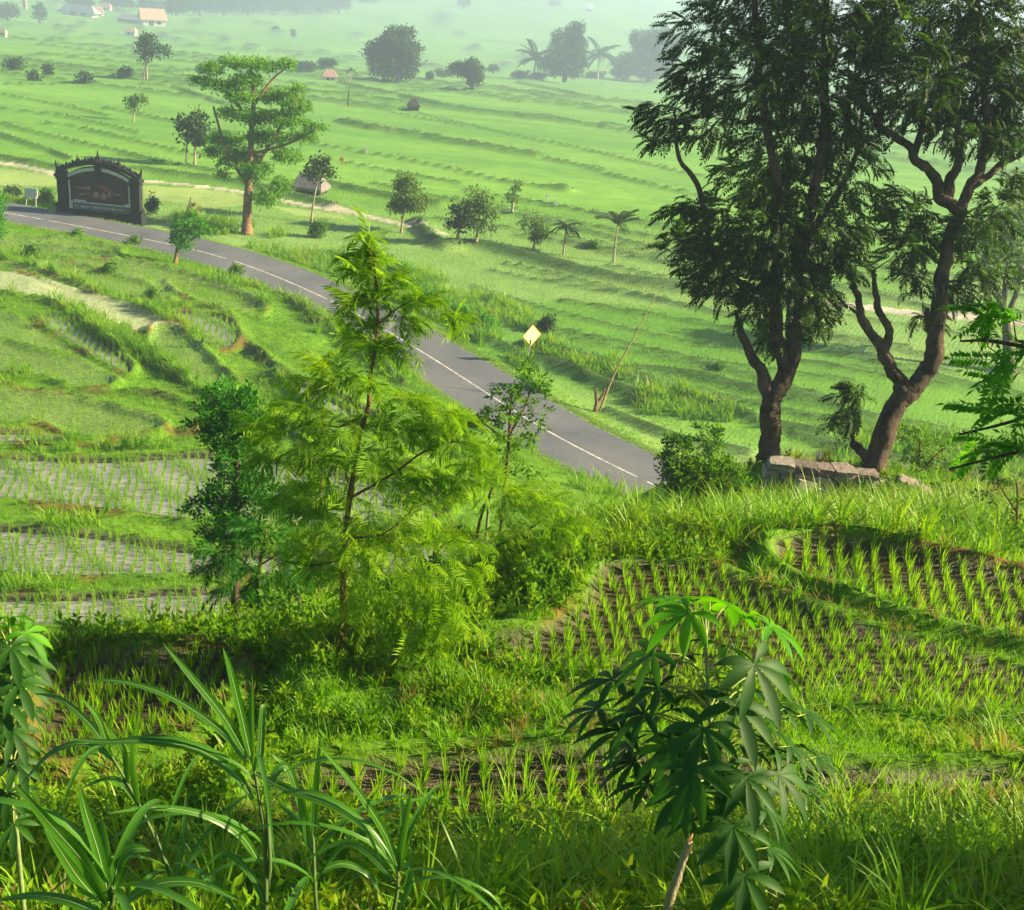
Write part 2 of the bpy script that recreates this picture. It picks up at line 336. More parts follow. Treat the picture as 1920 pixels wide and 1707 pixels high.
for k in range(70):                          # far fields too small to tell apart
    yy = 230+k*k*.22+k*3+rs.uniform(-4, 4); x0 = rs.uniform(-.6, .45)*yy; L = rs.uniform(.2, .6)*yy
    a = math.radians(-24+rs.uniform(-9, 9)) if k % 7 else math.radians(60)
    xs = np.linspace(0, L if k % 7 else 40, 8); q = np.stack([x0+xs*math.cos(a), yy+xs*math.sin(a)+np.cumsum(rs.uniform(-.7, .7, 8))], 1)
    BANKS.append((.4+yy/600, .5+yy/350, q))
def hhit(x, y):
    p = hit(x, y, 1.5)
    for _ in range(14): p = .5*p+.5*hit(x, y, float(hillz(p[0], p[1])))
    return p
LBANKS = [(.35, .35, g, spline([hhit(x, y)[:2] for x, y in pl], 4*len(pl))) for g, pl in (
 (0, [(-60, 440), (0, 447), (57, 450), (140, 446), (230, 470)]), (0, [(60, 477), (107, 490), (167, 503), (227, 520), (300, 540), (350, 552)]),
 (0, [(-40, 462), (60, 468), (157, 474), (213, 484), (300, 504), (333, 515), (400, 530), (480, 553), (515, 585)]), (0, [(-40, 484), (0, 490), (47, 502), (110, 521), (183, 548), (262, 585), (322, 602), (364, 637)]),
 (1, [(293, 563), (417, 580), (463, 640), (500, 673), (550, 703), (633, 740), (720, 790)]), (0, [(123, 573), (187, 620), (213, 643), (267, 667), (317, 693), (370, 715)]),
 (1, [(353, 640), (407, 683), (445, 708), (470, 740)]), (0, [(-40, 704), (0, 707), (80, 713), (150, 732), (300, 745), (380, 770)]),
 (2, [(-40, 716), (0, 723), (67, 740), (133, 760), (233, 777), (283, 787), (307, 803), (365, 808)]), (2, [(-60, 808), (0, 807), (83, 800), (107, 807), (160, 833), (230, 817), (262, 812)]),
 (0, [(230, 605), (300, 620), (400, 650)]), (0, [(430, 500), (520, 545), (600, 600), (680, 655), (760, 720)]), (0, [(330, 700), (420, 740), (520, 800), (640, 840)]))]
for k in range(17):
    y0 = 57+k*4.1+rs.uniform(-.8, .8); x0 = rs.uniform(-14, 6)+k*.3; L = rs.uniform(22, 60); q = np.linspace(0, L, 14); a = math.radians(-22+rs.uniform(-5, 5)); P_ = np.stack([x0+q*math.cos(a), y0+q*math.sin(a)+.9*np.sin(q*.16+k)+np.cumsum(rs.uniform(-.12, .12, 14))], 1); BANKS.append((.34, .30, P_))
# pale strips in the valley: pond left of the sign wall, canal at right
PALE = [np.array([vhit(x, y)[:2] for x, y in pg]) for pg in (
    [(-60, 306), (0, 314), (110, 330), (115, 352), (0, 348), (-60, 340)],
    [(268, 348), (360, 352), (445, 362), (470, 385), (400, 390), (268, 372)],
    [(500, 385), (640, 402), (650, 412), (560, 405)])]
CONC = [(.55, spline([vhit(x, y)[:2] for x, y in pl], 16)) for pl in ([(-60, 300), (0, 307), (60, 318), (112, 329)], [(268, 341), (350, 348), (445, 360), (560, 384), (650, 400)], [(640, 395), (720, 415), (800, 432), (830, 440)], [(1500, 560), (1560, 570), (1640, 580), (1720, 590), (1850, 600), (1990, 618)])]
CONC[3] = (.9, CONC[3][1])

GREEN = np.array([.09, .215, .004]); RICE = np.array([.115, .29, .022]); MUD = np.array([.070, .058, .026]); SOIL = np.array([.16, .065, .025]); PALEC = np.array([.30, .37, .19]); TALL = np.array([.04, .105, .014])
def land(X, Y, colour=False):
    X = np.asarray(X, np.float32); Y = np.asarray(Y, np.float32); sh = X.shape; X = X.ravel(); Y = Y.ravel()
    rd, side = polydist(X, Y, ROADC); side = np.where((Y > 125) | (Y > 100+.3*X), 1, side); s = rd*np.where(side > 0, -1, 1)      # s>0: hill side
    far = s < -RW+.5
    z = np.empty_like(X); vz = valleyz(X, Y)
    h = hillz(X, Y) if (~far).any() else vz
    n1 = fbm(X, Y, 2.2, 3)-.5; n2 = fbm(X, Y, .5, 8, 2)-.5
    edge = sstep(RW, RW+1.5, np.abs(s))
    hz = h+(n1*.35+n2*.10)*edge
    vv = vz+n1*.06
    z = np.where(s > 0, hz, vv*sstep(RW-.2, RW+2.5, -s))
    road = rd < RW+.15
    C = None
    if colour:
        f = fbm(X, Y, 3.5, 21)[:, None]
        C = GREEN*(.7+.6*f); wet = np.zeros_like(X)
        cut = vnoise(X*.35+Y*.1, Y*1.3, 14, 5)[:, None]
        cut2 = np.floor(vnoise(X*.28+Y*.12, Y*1.25, 10, 15)*6)[:, None]/5; cut = cut*.4+cut2*.6; hue = np.stack([.62+.72*cut[:, 0], .78+.40*cut[:, 0], .7+.9*cut[:, 0]], 1)
        C = np.where(far[:, None], RICE*hue*(.85+.3*f), C)
        q = (sstep(118, 92, Y)*sstep(.25, .55, vnoise(X*.5+Y*.15, Y*1.2, 11, 65))*far)[:, None]*.85; C = C*(1-q)+np.array([.20, .34, .09])*q; wet = np.maximum(wet, q[:, 0]*.5)
    vm = far & (Y > 40)
    pad = np.where(far, -3, -1).astype(np.int8)
    if vm.any():
        idx = np.where(vm)[0]; x, y = X[idx], Y[idx]; add = np.zeros_like(x); bk = np.zeros_like(x)
        for bh, bw, pl in BANKS:
            lo = pl.min(0)-4; hi = pl.max(0)+4; m = (x > lo[0]) & (x < hi[0]) & (y > lo[1]) & (y < hi[1])
            if not m.any(): continue
            d, _ = polydist(x[m], y[m], pl); g = np.exp(-(d/bw)**2)*(.8+.4*vnoise(x[m], y[m], 1.6, 4)); add[m] = np.maximum(add[m], g*bh); bk[m] = np.maximum(bk[m], np.exp(-(d/(bw*1.1))**2))
        pad[idx[bk > .35]] = -2
        if colour:
            b = np.clip(bk*1.1-.1, 0, 1)[:, None]; C[idx] = C[idx]*(1-b)+TALL*b
        for pg in PALE:
            m = inpoly(x, y, pg); pad[idx[m]] = -4
            if colour:
                C[idx[m]] = np.array([.24, .36, .10])*(.85+.3*f[idx[m]]); add[m] *= .2
        for w, pl in CONC:
            d, _ = polydist(x, y, pl); m = d < w; add[m] = .12; pad[idx[m]] = -4
            if colour: C[idx[m]] = np.array([.42, .40, .33])*(.75+.5*vnoise(x[m], y[m], .8, 9))[:, None]
        z[idx] += add*sstep(RW+.6, RW+2, rd[idx])
    nm = ~far
    if nm.any():
        idx = np.where(nm)[0]; x, y = X[idx], Y[idx]; zz = z[idx].copy()
        for bh, bw, g, pl in LBANKS:
            lo = pl.min(0)-2; hi = pl.max(0)+2; m = (x > lo[0]) & (x < hi[0]) & (y > lo[1]) & (y < hi[1])
            if not m.any(): continue
            d, sd = polydist(x[m], y[m], pl); nz_ = vnoise(x[m], y[m], 1.1, 6)
            zz[m] += np.exp(-(d/bw)**2)*bh*(.7+.7*nz_)
            if colour:
                ci = idx[m]; q = np.exp(-((d-.3)/.28)**2)*(sd < 0)*(sstep(.45, .75, nz_) if g == 0 else 1.)*.85; q = q[:, None]
                C[ci] = C[ci]*(1-q)+(SOIL if g == 2 else MUD*.8)*q
        for k, (kind, pz, pg) in enumerate(PADDY):
            lo = pg.min(0)-2; hi = pg.max(0)+2; m = (x > lo[0]) & (x < hi[0]) & (y > lo[1]) & (y < hi[1])
            if not m.any(): continue
            xm, ym = x[m], y[m]; d, _ = polydist(xm, ym, np.concatenate([pg, pg[:1]])); ins = inpoly(xm, ym, pg)
            big = pz < 10; bh = .30 if big else .24
            w = .28 if big else .20
            ridge = bh*np.exp(-(d/w)**2)*(.7+.6*vnoise(xm, ym, .7, 13))
            b = pz+ridge+(n2[idx][m]*.03)
            t = np.where(ins, 1., np.exp(-(d/(.7 if big else .45))**2))
            zz[m] = zz[m]*(1-t)+b*t
            pad[idx[m][ins & (d > .12)]] = k
            if colour:
                ci = idx[m]; inn = (ins & (d > .10)).astype(float)*sstep(.05, .22, d)
                base = {'mud': MUD, 'water': np.array([.09, .075, .06]), 'rice': np.array([.15, .25, .06]), 'pale': PALEC}[kind]
                C[ci] = C[ci]*(1-inn[:, None])+base*(.75+.5*f[ci])*inn[:, None]
                wet[ci] = np.maximum(wet[ci], inn*(1. if kind in ('mud', 'water') else .6))
                so = np.exp(-(d/(.34 if big else .26))**2)*(1-inn)*sstep(.60, .85, vnoise(xm, ym, 1.3, 31))
                C[ci] = C[ci]*(1-so[:, None]*.85)+SOIL*so[:, None]*.85
        z[idx] = zz
    z = np.where(road, np.minimum(z, -.05), z)
    if colour:
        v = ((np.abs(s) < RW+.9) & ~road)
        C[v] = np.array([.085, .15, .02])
        return z.reshape(sh), C, wet
    return z.reshape(sh), pad.reshape(sh), s.reshape(sh)
def gz(x, y): return float(land(np.array([x]), np.array([y]))[0][0])

# ground: one sheet, fine where it is seen close, out to the horizon
ang = np.concatenate([np.radians(np.linspace(-40, 40, 700)), np.radians(np.linspace(44, 316, 64))])
rad = [0.0]; r = .5
while r < 3.5: rad.append(r); r += .4
while r < 130: rad.append(r); r *= 1.0058
while r < 500: rad.append(r); r *= 1.010
while r < 2600: rad.append(r); r *= 1.06
rad = np.array(rad); A_, R_ = np.meshgrid(ang, rad[1:]); X_ = R_*np.sin(A_); Y_ = R_*np.cos(A_)
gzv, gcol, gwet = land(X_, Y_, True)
na = len(ang); nr = len(rad)-1
GV = np.concatenate([np.stack([X_.ravel(), Y_.ravel(), gzv.ravel()], 1), [[0, 0, 22.4]]])
ii, jj = np.meshgrid(np.arange(nr-1), np.arange(na), indexing='ij'); j2 = (jj+1) % na
GQ = np.stack([ii*na+jj, (ii+1)*na+jj, (ii+1)*na+j2, ii*na+j2], 2).reshape(-1, 4)
GT = np.stack([np.full(na, nr*na), np.arange(na), (np.arange(na)+1) % na], 1)
gcol = np.concatenate([gcol, [GREEN]]); gwet = np.concatenate([gwet, [0]])
m, t, o = nodes('field_ground'); L = t.links
a = N(t, 'ShaderNodeAttribute', attribute_name='col'); w = N(t, 'ShaderNodeAttribute', attribute_name='wet'); tc = N(t, 'ShaderNodeTexCoord')
n1 = N(t, 'ShaderNodeTexNoise', i_Scale=5.0, i_Detail=6.0, i_Roughness=.7); L.new(tc.outputs['Object'], n1.inputs['Vector'])
n2 = N(t, 'ShaderNodeTexNoise', i_Scale=.35, i_Detail=5.0, i_Roughness=.6); L.new(tc.outputs['Object'], n2.inputs['Vector'])
k = ramp(t, n1.outputs[0], [(.25, (.55, .55, .55)), (.75, (1.35, 1.35, 1.35))]); k2 = ramp(t, n2.outputs[0], [(.3, (.82, .86, .8)), (.7, (1.2, 1.12, 1.1))])
mm = N(t, 'ShaderNodeMix', data_type='RGBA', blend_type='MULTIPLY'); mm.inputs[0].default_value = 1; L.new(a.outputs['Color'], mm.inputs[6]); L.new(k, mm.inputs[7])
m3 = N(t, 'ShaderNodeMix', data_type='RGBA', blend_type='MULTIPLY'); m3.inputs[0].default_value = 1; L.new(mm.outputs[2], m3.inputs[6]); L.new(k2, m3.inputs[7])
p = N(t, 'ShaderNodeBsdfPrincipled'); L.new(m3.outputs[2], p.inputs['Base Color']); p.inputs['Specular IOR Level'].default_value = .25
rr = N(t, 'ShaderNodeMapRange'); rr.inputs[3].default_value = .9; rr.inputs[4].default_value = .34; L.new(w.outputs['Fac'], rr.inputs[0]); L.new(rr.outputs[0], p.inputs['Roughness'])
b = N(t, 'ShaderNodeBump', i_Strength=.6, i_Distance=.12); L.new(n1.outputs[0], b.inputs['Height']); L.new(b.outputs[0], p.inputs['Normal']); L.new(p.outputs[0], o.inputs[0])
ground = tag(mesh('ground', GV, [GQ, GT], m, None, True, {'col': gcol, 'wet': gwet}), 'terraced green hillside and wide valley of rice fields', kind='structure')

# water in the flooded terraces
def fan(pg, z, mb):
    c = pg.mean(0); V = np.concatenate([pg, [c]]); n = len(pg)
    return V
wm, t, o = nodes('paddy_water'); L = t.links; tc = N(t, 'ShaderNodeTexCoord')
nz = N(t, 'ShaderNodeTexNoise', i_Scale=.8, i_Detail=4.0); L.new(tc.outputs['Object'], nz.inputs['Vector'])
c = ramp(t, nz.outputs[0], [(.3, (.25, .25, .215)), (.7, (.36, .36, .32))])
p = N(t, 'ShaderNodeBsdfPrincipled', i_Roughness=.06); L.new(c, p.inputs['Base Color']); p.inputs['Specular IOR Level'].default_value = .8
n2 = N(t, 'ShaderNodeTexNoise', i_Scale=14.0, i_Detail=2.0); L.new(tc.outputs['Object'], n2.inputs['Vector'])
b = N(t, 'ShaderNodeBump', i_Strength=.04, i_Distance=.02); L.new(n2.outputs[0], b.inputs['Height']); L.new(b.outputs[0], p.inputs['Normal']); L.new(p.outputs[0], o.inputs[0])
import bmesh
for kind, z, pg in PADDY:
    if kind != 'water': continue
    bm = bmesh.new(); bm.faces.new([bm.verts.new((x, y, z+.07)) for x, y in pg]); bmesh.ops.triangulate(bm, faces=bm.faces[:])
    bmesh.ops.recalc_face_normals(bm, faces=bm.faces[:])
    me = bpy.data.meshes.new('water'); bm.to_mesh(me); me.materials.append(wm); ob = bpy.data.objects.new('water', me); COL.objects.link(ob); tag(ob, 'still grey water lying in a flooded rice terrace', kind='structure')

# road
def strip(pl, w0, w1, z, mb):
    d = np.gradient(pl, axis=0); d /= np.linalg.norm(d, axis=1, keepdims=True); nrm = np.stack([-d[:, 1], d[:, 0]], 1)
    a_ = pl+nrm*np.reshape(w0, (-1, 1)); b_ = pl+nrm*np.reshape(w1, (-1, 1)); n = len(pl)
    V = np.concatenate([np.c_[a_, np.full(n, z)], np.c_[b_, np.full(n, z)]])
    mb.add(V, [[i, i+1, n+i+1, n+i] for i in range(n-1)])
m, t, o = nodes('asphalt'); L = t.links; tc = N(t, 'ShaderNodeTexCoord')
n1 = N(t, 'ShaderNodeTexNoise', i_Scale=.22, i_Detail=5.0, i_Roughness=.6); L.new(tc.outputs['Object'], n1.inputs['Vector'])
n2 = N(t, 'ShaderNodeTexNoise', i_Scale=9.0, i_Detail=4.0); L.new(tc.outputs['Object'], n2.inputs['Vector'])
ad = N(t, 'ShaderNodeMath', operation='MULTIPLY_ADD'); ad.inputs[1].default_value = .25; L.new(n2.outputs[0], ad.inputs[0]); L.new(n1.outputs[0], ad.inputs[2])
vc = N(t, 'ShaderNodeTexVoronoi', feature='DISTANCE_TO_EDGE', i_Scale=.45); nw = N(t, 'ShaderNodeTexNoise', i_Scale=1.2, i_Detail=6.0); L.new(tc.outputs['Object'], nw.inputs['Vector']); va = N(t, 'ShaderNodeMix', data_type='RGBA', blend_type='ADD'); va.inputs[0].default_value = .8; L.new(tc.outputs['Object'], va.inputs[6]); L.new(nw.outputs['Color'], va.inputs[7]); L.new(va.outputs[2], vc.inputs['Vector']); ck = ramp(t, vc.outputs[0], [(.0, (.80, .80, .80)), (.02, (1, 1, 1))])
c1_ = ramp(t, ad.outputs[0], [(.40, (.060, .068, .082)), (.52, (.088, .098, .115)), (.66, (.108, .117, .131)), (.8, (.130, .136, .144))]); mk = N(t, 'ShaderNodeMix', data_type='RGBA', blend_type='MULTIPLY'); mk.inputs[0].default_value = 1; L.new(c1_, mk.inputs[6]); L.new(ck, mk.inputs[7]); c = mk.outputs[2]
p = N(t, 'ShaderNodeBsdfPrincipled', i_Roughness=.8); L.new(c, p.inputs['Base Color']); b = N(t, 'ShaderNodeBump', i_Strength=.3, i_Distance=.02); L.new(n2.outputs[0], b.inputs['Height']); L.new(b.outputs[0], p.inputs['Normal']); L.new(p.outputs[0], o.inputs[0])
mb = MB(); _e = np.linspace(0, 60, len(ROADC)); strip(ROADC, -RW+.22*(vnoise(_e, _e*0, .5, 91)-.5), RW+.22*(vnoise(_e, _e*0, .5, 92)-.5), .03, mb)
road = tag(mb.build('road', m), 'winding grey asphalt road', kind='structure')
_d = np.r_[0, np.cumsum(np.linalg.norm(np.diff(ROADC, axis=0), axis=1))]
mb = MB(); s0 = 0.
while s0 < _d[-1]-8:
    ln = rs.uniform(6, 11); q = np.linspace(s0, s0+ln, 12); pl = np.stack([np.interp(q, _d, ROADC[:, 0]), np.interp(q, _d, ROADC[:, 1])], 1); strip(pl, -.055, .055, .036, mb); s0 += ln+rs.uniform(.3, .8)
lm = flatmat('worn_paint', (.46, .45, .43), .7, .6, 2.2)
tag(mb.build('road_marking', lm), 'worn white centre line painted along the road', kind='structure')
#==PART2==
# ------------------------------------------------------------------ plant materials
M = {}
M['rice'] = leafmat('rice_blade', [(.12, .29, .004), (.20, .42, .008), (.30, .50, .014)], .55, .5, .2, .6)
M['rice_far'] = leafmat('rice_blade_distant', [(.11, .28, .012), (.17, .37, .018), (.24, .43, .03)], .5, .6, .15, .12)
M['grass'] = leafmat('grass_blade', [(.06, .19, .002), (.14, .36, .003), (.23, .45, .005), (.30, .38, .015)], .5, .5, .25, .45)
M['tall'] = leafmat('tall_grass_blade', [(.06, .18, .003), (.14, .35, .004), (.25, .45, .006), (.33, .40, .03)], .5, .45, .3, .5)
M['bank'] = leafmat('bank_grass_blade', [(.025, .075, .010), (.045, .12, .012), (.09, .19, .018)], .4, .6, .2, .15)
M['weed'] = leafmat('weed_leaf', [(.03, .11, .003), (.09, .24, .004), (.19, .35, .008), (.24, .27, .015)], .45, .6, .1, 1.2)
M['feather'] = leafmat('feathery_leaf', [(.11, .27, .003), (.23, .44, .004), (.38, .56, .008)], .6, .5, .2, .7)
M['vine'] = leafmat('vine_leaf', [(.015, .09, .004), (.04, .21, .005), (.09, .33, .006)], .45, .45, .2, .9)
M['bigleaf'] = leafmat('pinnate_leaf', [(.010, .036, .003), (.030, .085, .004), (.11, .25, .005)], .40, .5, .2, .35)
M['bright'] = leafmat('young_or_lit_leaf', [(.04, .20, .004), (.08, .30, .005), (.15, .42, .008)], .5, .5, .2, .8)
M['bushy'] = leafmat('bush_leaf', [(.03, .12, .003), (.10, .26, .005), (.22, .38, .008)], .45, .5, .2, .9)
M['cassava'] = leafmat('cassava_leaf', [(.013, .06, .006), (.024, .095, .008), (.042, .14, .010)], .35, .55, .2, 1.5, (1.1, 1.2, .4))
M['cane'] = leafmat('cane_blade', [(.03, .12, .010), (.06, .20, .014), (.11, .29, .02)], .45, .36, .45, 1.2)
M['midrib'] = flatmat('pale_midrib', (.26, .38, .16), .5, .15)
M['road_tree'] = leafmat('coral_leaf', [(.05, .17, .003), (.13, .33, .004), (.26, .50, .006)], .58, .45, .3, .25)
M['far_tree'] = leafmat('distant_leaf', [(.02, .055, .010), (.035, .085, .014), (.07, .13, .018)], .35, .6, .2, .12)
M['pale_tree'] = leafmat('pale_leaf', [(.06, .13, .015), (.10, .20, .02), (.16, .25, .04)], .45, .6, .2, .2)
M['bark'] = barkmat('grey_brown_bark', (.014, .011, .008), (.15, .105, .065))
M['bark_warm'] = barkmat('warm_bark', (.10, .055, .025), (.34, .20, .10), 6.)
M['bark_pale'] = barkmat('pale_bark', (.20, .17, .11), (.40, .34, .22), 6.)
M['stem'] = barkmat('thin_brown_stem', (.08, .045, .018), (.36, .19, .065), 20.)  # bark tone pushed toward orange to imitate warm sunlight on stems
M['greenstem'] = flatmat('pale_green_stem', (.20, .26, .10), .6, .3, 12.)
M['canestem'] = flatmat('green_cane_stem', (.07, .12, .03), .6, .4, 14.)
M['petiole'] = flatmat('yellow_green_petiole', (.22, .28, .05), .5, .25, 12.)

# ------------------------------------------------------------------ leaf templates (base at origin, growing along +Y, face up)
def T_leaf(l=1., w=.36, fold=.10, at_=.45):
    return np.array([[0, 0, 0], [-w/2, l*at_, fold*w], [0, l, -.04*l], [w/2, l*at_, fold*w]], np.float32), np.array([[0, 1, 2, 3]])
def join(parts):
    V = []; Q = []; n = 0
    for v, q in parts: V.append(v); Q.append(q+n); n += len(v)
    return np.concatenate(V).astype(np.float32), np.concatenate(Q)
def place(T, p, d, s, roll=0.):
    v, q = T; R = frames(np.array([d], float), np.array([roll]))[0]; return (v*s)@R.T+np.asarray(p), q
def curve(n, droop, l=1.):                   # arching midrib in the YZ plane
    a = np.linspace(.0, droop, n+1); st = l/n; y = np.r_[0, np.cumsum(np.cos(a[:-1])*st)]; z = -np.r_[0, np.cumsum(np.sin(a[:-1])*st)]
    return np.stack([np.zeros(n+1), y, z], 1)
def T_pinnate(n=8, ll=.30, lw=.13, droop=.9, r=None, ang=62):
    r = r or rs; c = curve(n+1, droop); parts = []
    for i in range(n+1):
        d = c[min(i+1, n+1)]-c[max(i-1, 0)]; d /= np.linalg.norm(d)
        w_ = .008; parts.append((np.array([c[i]+[-w_, 0, 0], c[i]+[w_, 0, 0], c[i+1]+[w_, 0, 0], c[i+1]+[-w_, 0, 0]]), np.array([[0, 1, 2, 3]])))
        if i == 0: continue
        f = (.75+.45*math.sin(math.pi*(i/(n+1.5))))
        for sgn in (-1, 1):
            a = math.radians(ang+r.uniform(-9, 9)); dd = d*math.cos(a)+np.array([sgn*math.sin(a), 0, -.22+r.uniform(-.12, .1)])
            parts.append(place(T_leaf(1, lw/ll), c[i], dd, ll*f*r.uniform(.85, 1.1), r.uniform(-.3, .3)))
    parts.append(place(T_leaf(1, lw/ll), c[-1], c[-1]-c[-2], ll))
    return join(parts)
def T_feather(n=9, m=7, pl=.30, droop=1.0, r=None):
    """twice-divided frond: rachis, paired pinnae, each with a double row of tiny leaflets"""
    r = r or rs; c = curve(n+2, droop); parts = []
    for i in range(1, n+2):
        d = c[i+1]-c[i-1]; d /= np.linalg.norm(d); w_ = .006
        parts.append((np.array([c[i]+[-w_, 0, 0], c[i]+[w_, 0, 0], c[i+1]+[w_, 0, 0], c[i+1]+[-w_, 0, 0]]), np.array([[0, 1, 2, 3]])))
        L = pl*(.6+.55*math.sin(math.pi*(i+.5)/(n+2.5)))
        for sgn in (-1, 1):
            a = math.radians(58+r.uniform(-8, 8)); dd = d*math.cos(a)+np.array([sgn*math.sin(a), 0, -.12+r.uniform(-.1, .1)]); dd /= np.linalg.norm(dd)
            R = frames(dd[None])[0]; lf = L/m
            for k in range(m):
                b_ = c[i]+dd*L*(k+.6)/m+np.array([0, 0, -.10*L*((k+.6)/m)**2])
                for s2 in (-1, 1):
                    e = R@np.array([s2*.95, .55, 0]); f_ = R@np.array([0, 1, 0])
                    v = np.array([b_-f_*lf*.36, b_+f_*lf*.36, b_+f_*lf*.45+e*lf*1.0, b_-f_*lf*.05+e*lf*1.05]); parts.append((v, np.array([[0, 1, 2, 3]])))
    return join(parts)
def T_sprig(n=7, l=.42, w=.20, spread=.9, r=None):
    r = r or rs; parts = []
    for i in range(n):
        y = .15+.75*i/n; a = i*2.4; d = np.array([math.cos(a)*spread, .55, math.sin(a)*spread*.6+.1]); parts.append(place(T_leaf(1, w/l), [0, y, -.12*y*y], d, l*r.uniform(.75, 1.15), r.uniform(-.5, .5)))
    return join(parts)
def T_tuft(n=10, h=1., spread=.45, w=.05, seg=2, droop=.8, r=None, base=.06):
    r = r or rs; parts = []
    for i in range(n):
        az = r.uniform(0, 6.283); tilt = abs(r.normal(0, spread))+.04; hh = h*r.uniform(.6, 1.05); P = []; p = np.array([math.cos(az), math.sin(az), 0])*r.uniform(0, base); a = tilt
        for k in range(seg+1):
            P.append(p.copy()); p = p+hh/seg*np.array([math.sin(a)*math.cos(az), math.sin(a)*math.sin(az), math.cos(a)]); a += droop/seg*r.uniform(.4, 1.4)
        P = np.array(P); q = az+math.pi/2+r.uniform(-.7, .7); sx = np.array([math.cos(q), math.sin(q), 0])
        V = []
        for k in range(seg+1):
            ww = w*(.75 if k == 0 else 1-.88*(k/seg)**1.4)/2; V += [P[k]-sx*ww, P[k]+sx*ww]
        parts.append((np.array(V), np.array([[2*k, 2*k+1, 2*k+3, 2*k+2] for k in range(seg)])))
    return join(parts)
def T_palm(n=16, ll=.28, droop=1.5):
    c = curve(n, droop); parts = []
    for i in range(1, n+1):
        d = c[i]-c[i-1]; d /= np.linalg.norm(d); w_ = .012
        parts.append((np.array([c[i-1]+[-w_, 0, 0], c[i-1]+[w_, 0, 0], c[i]+[w_, 0, 0], c[i]+[-w_, 0, 0]]), np.array([[0, 1, 2, 3]])))
        for sgn in (-1, 1):
            dd = d*.6+np.array([sgn*.75, 0, -.35]); parts.append(place(T_leaf(1, .22), c[i], dd, ll*(1-.5*abs(i/n-.5))))
    return join(parts)
TP = [T_pinnate(n, .24, .10) for n in (8, 9, 10)]; TPB = [T_pinnate(n) for n in (7, 8, 9)]; TF = [T_pinnate(10+i % 3, .36, .050, d, None, 58) for i, d in enumerate((.5, .8, 1.0, 1.2, 1.4, 1.7))]; TS = [T_sprig() for _ in range(3)]
TFs = [T_feather(6, 4, .32, d) for d in (.6, 1.1)]
TL = [T_leaf(1, .5, .15), T_leaf(1, .38, .2)]
TPALM = [T_palm(16, .30, 1.3), T_palm(14, .34, .9)]
TCL = [join([place(T_leaf(1, .55), rs.normal(0, .30, 3), rs.normal(0, 1, 3)+[0, 0, .1], .45, rs.uniform(-1, 1)) for _ in range(9)]) for _ in range(3)]   # small clump of leaves for far crowns

def put(mb, tmpl, P, D, S, roll=.6):
    P = np.asarray(P); k = rs.randint(0, len(tmpl), len(P)); R = frames(D, rs.normal(0, roll, len(P)))
    S = np.broadcast_to(np.asarray(S, float), (len(P),))
    for i, (v, q) in enumerate(tmpl):
        m = k == i
        if m.any(): mb.inst(v, q, P[m], R[m], S[m])
def cloud(c, rx, ry, rz, n, shell=.35):       # n points in an ellipsoid, thinner at its heart
    d = rs.normal(0, 1, (n, 3)); d /= np.linalg.norm(d, axis=1, keepdims=True); u = rs.uniform(shell**3, 1, n)**(1/3.)
    return c+d*u[:, None]*np.array([rx, rz, ry]), d
def droopy(d, axis_pull, up):
    D = d*np.array([1, 1, .5])*axis_pull+rs.normal(0, .35, d.shape); D[:, 2] += up
    return D
def limb(mb, a, b, r0, r1, sag=.1, n=5, k=6):
    a, b = np.asarray(a, float), np.asarray(b, float); u = np.linspace(0, 1, n+1)[:, None]; p = a+(b-a)*u
    L = np.linalg.norm(b-a); p += np.array([0, 0, 1])*(np.sin(u*math.pi)*L*sag)*-1*np.sign(b[2]-a[2]+1e-6); p[1:-1] += rs.normal(0, .03*L, (n-1, 3))
    mb.tube(p, np.linspace(r0, r1, n+1), k)
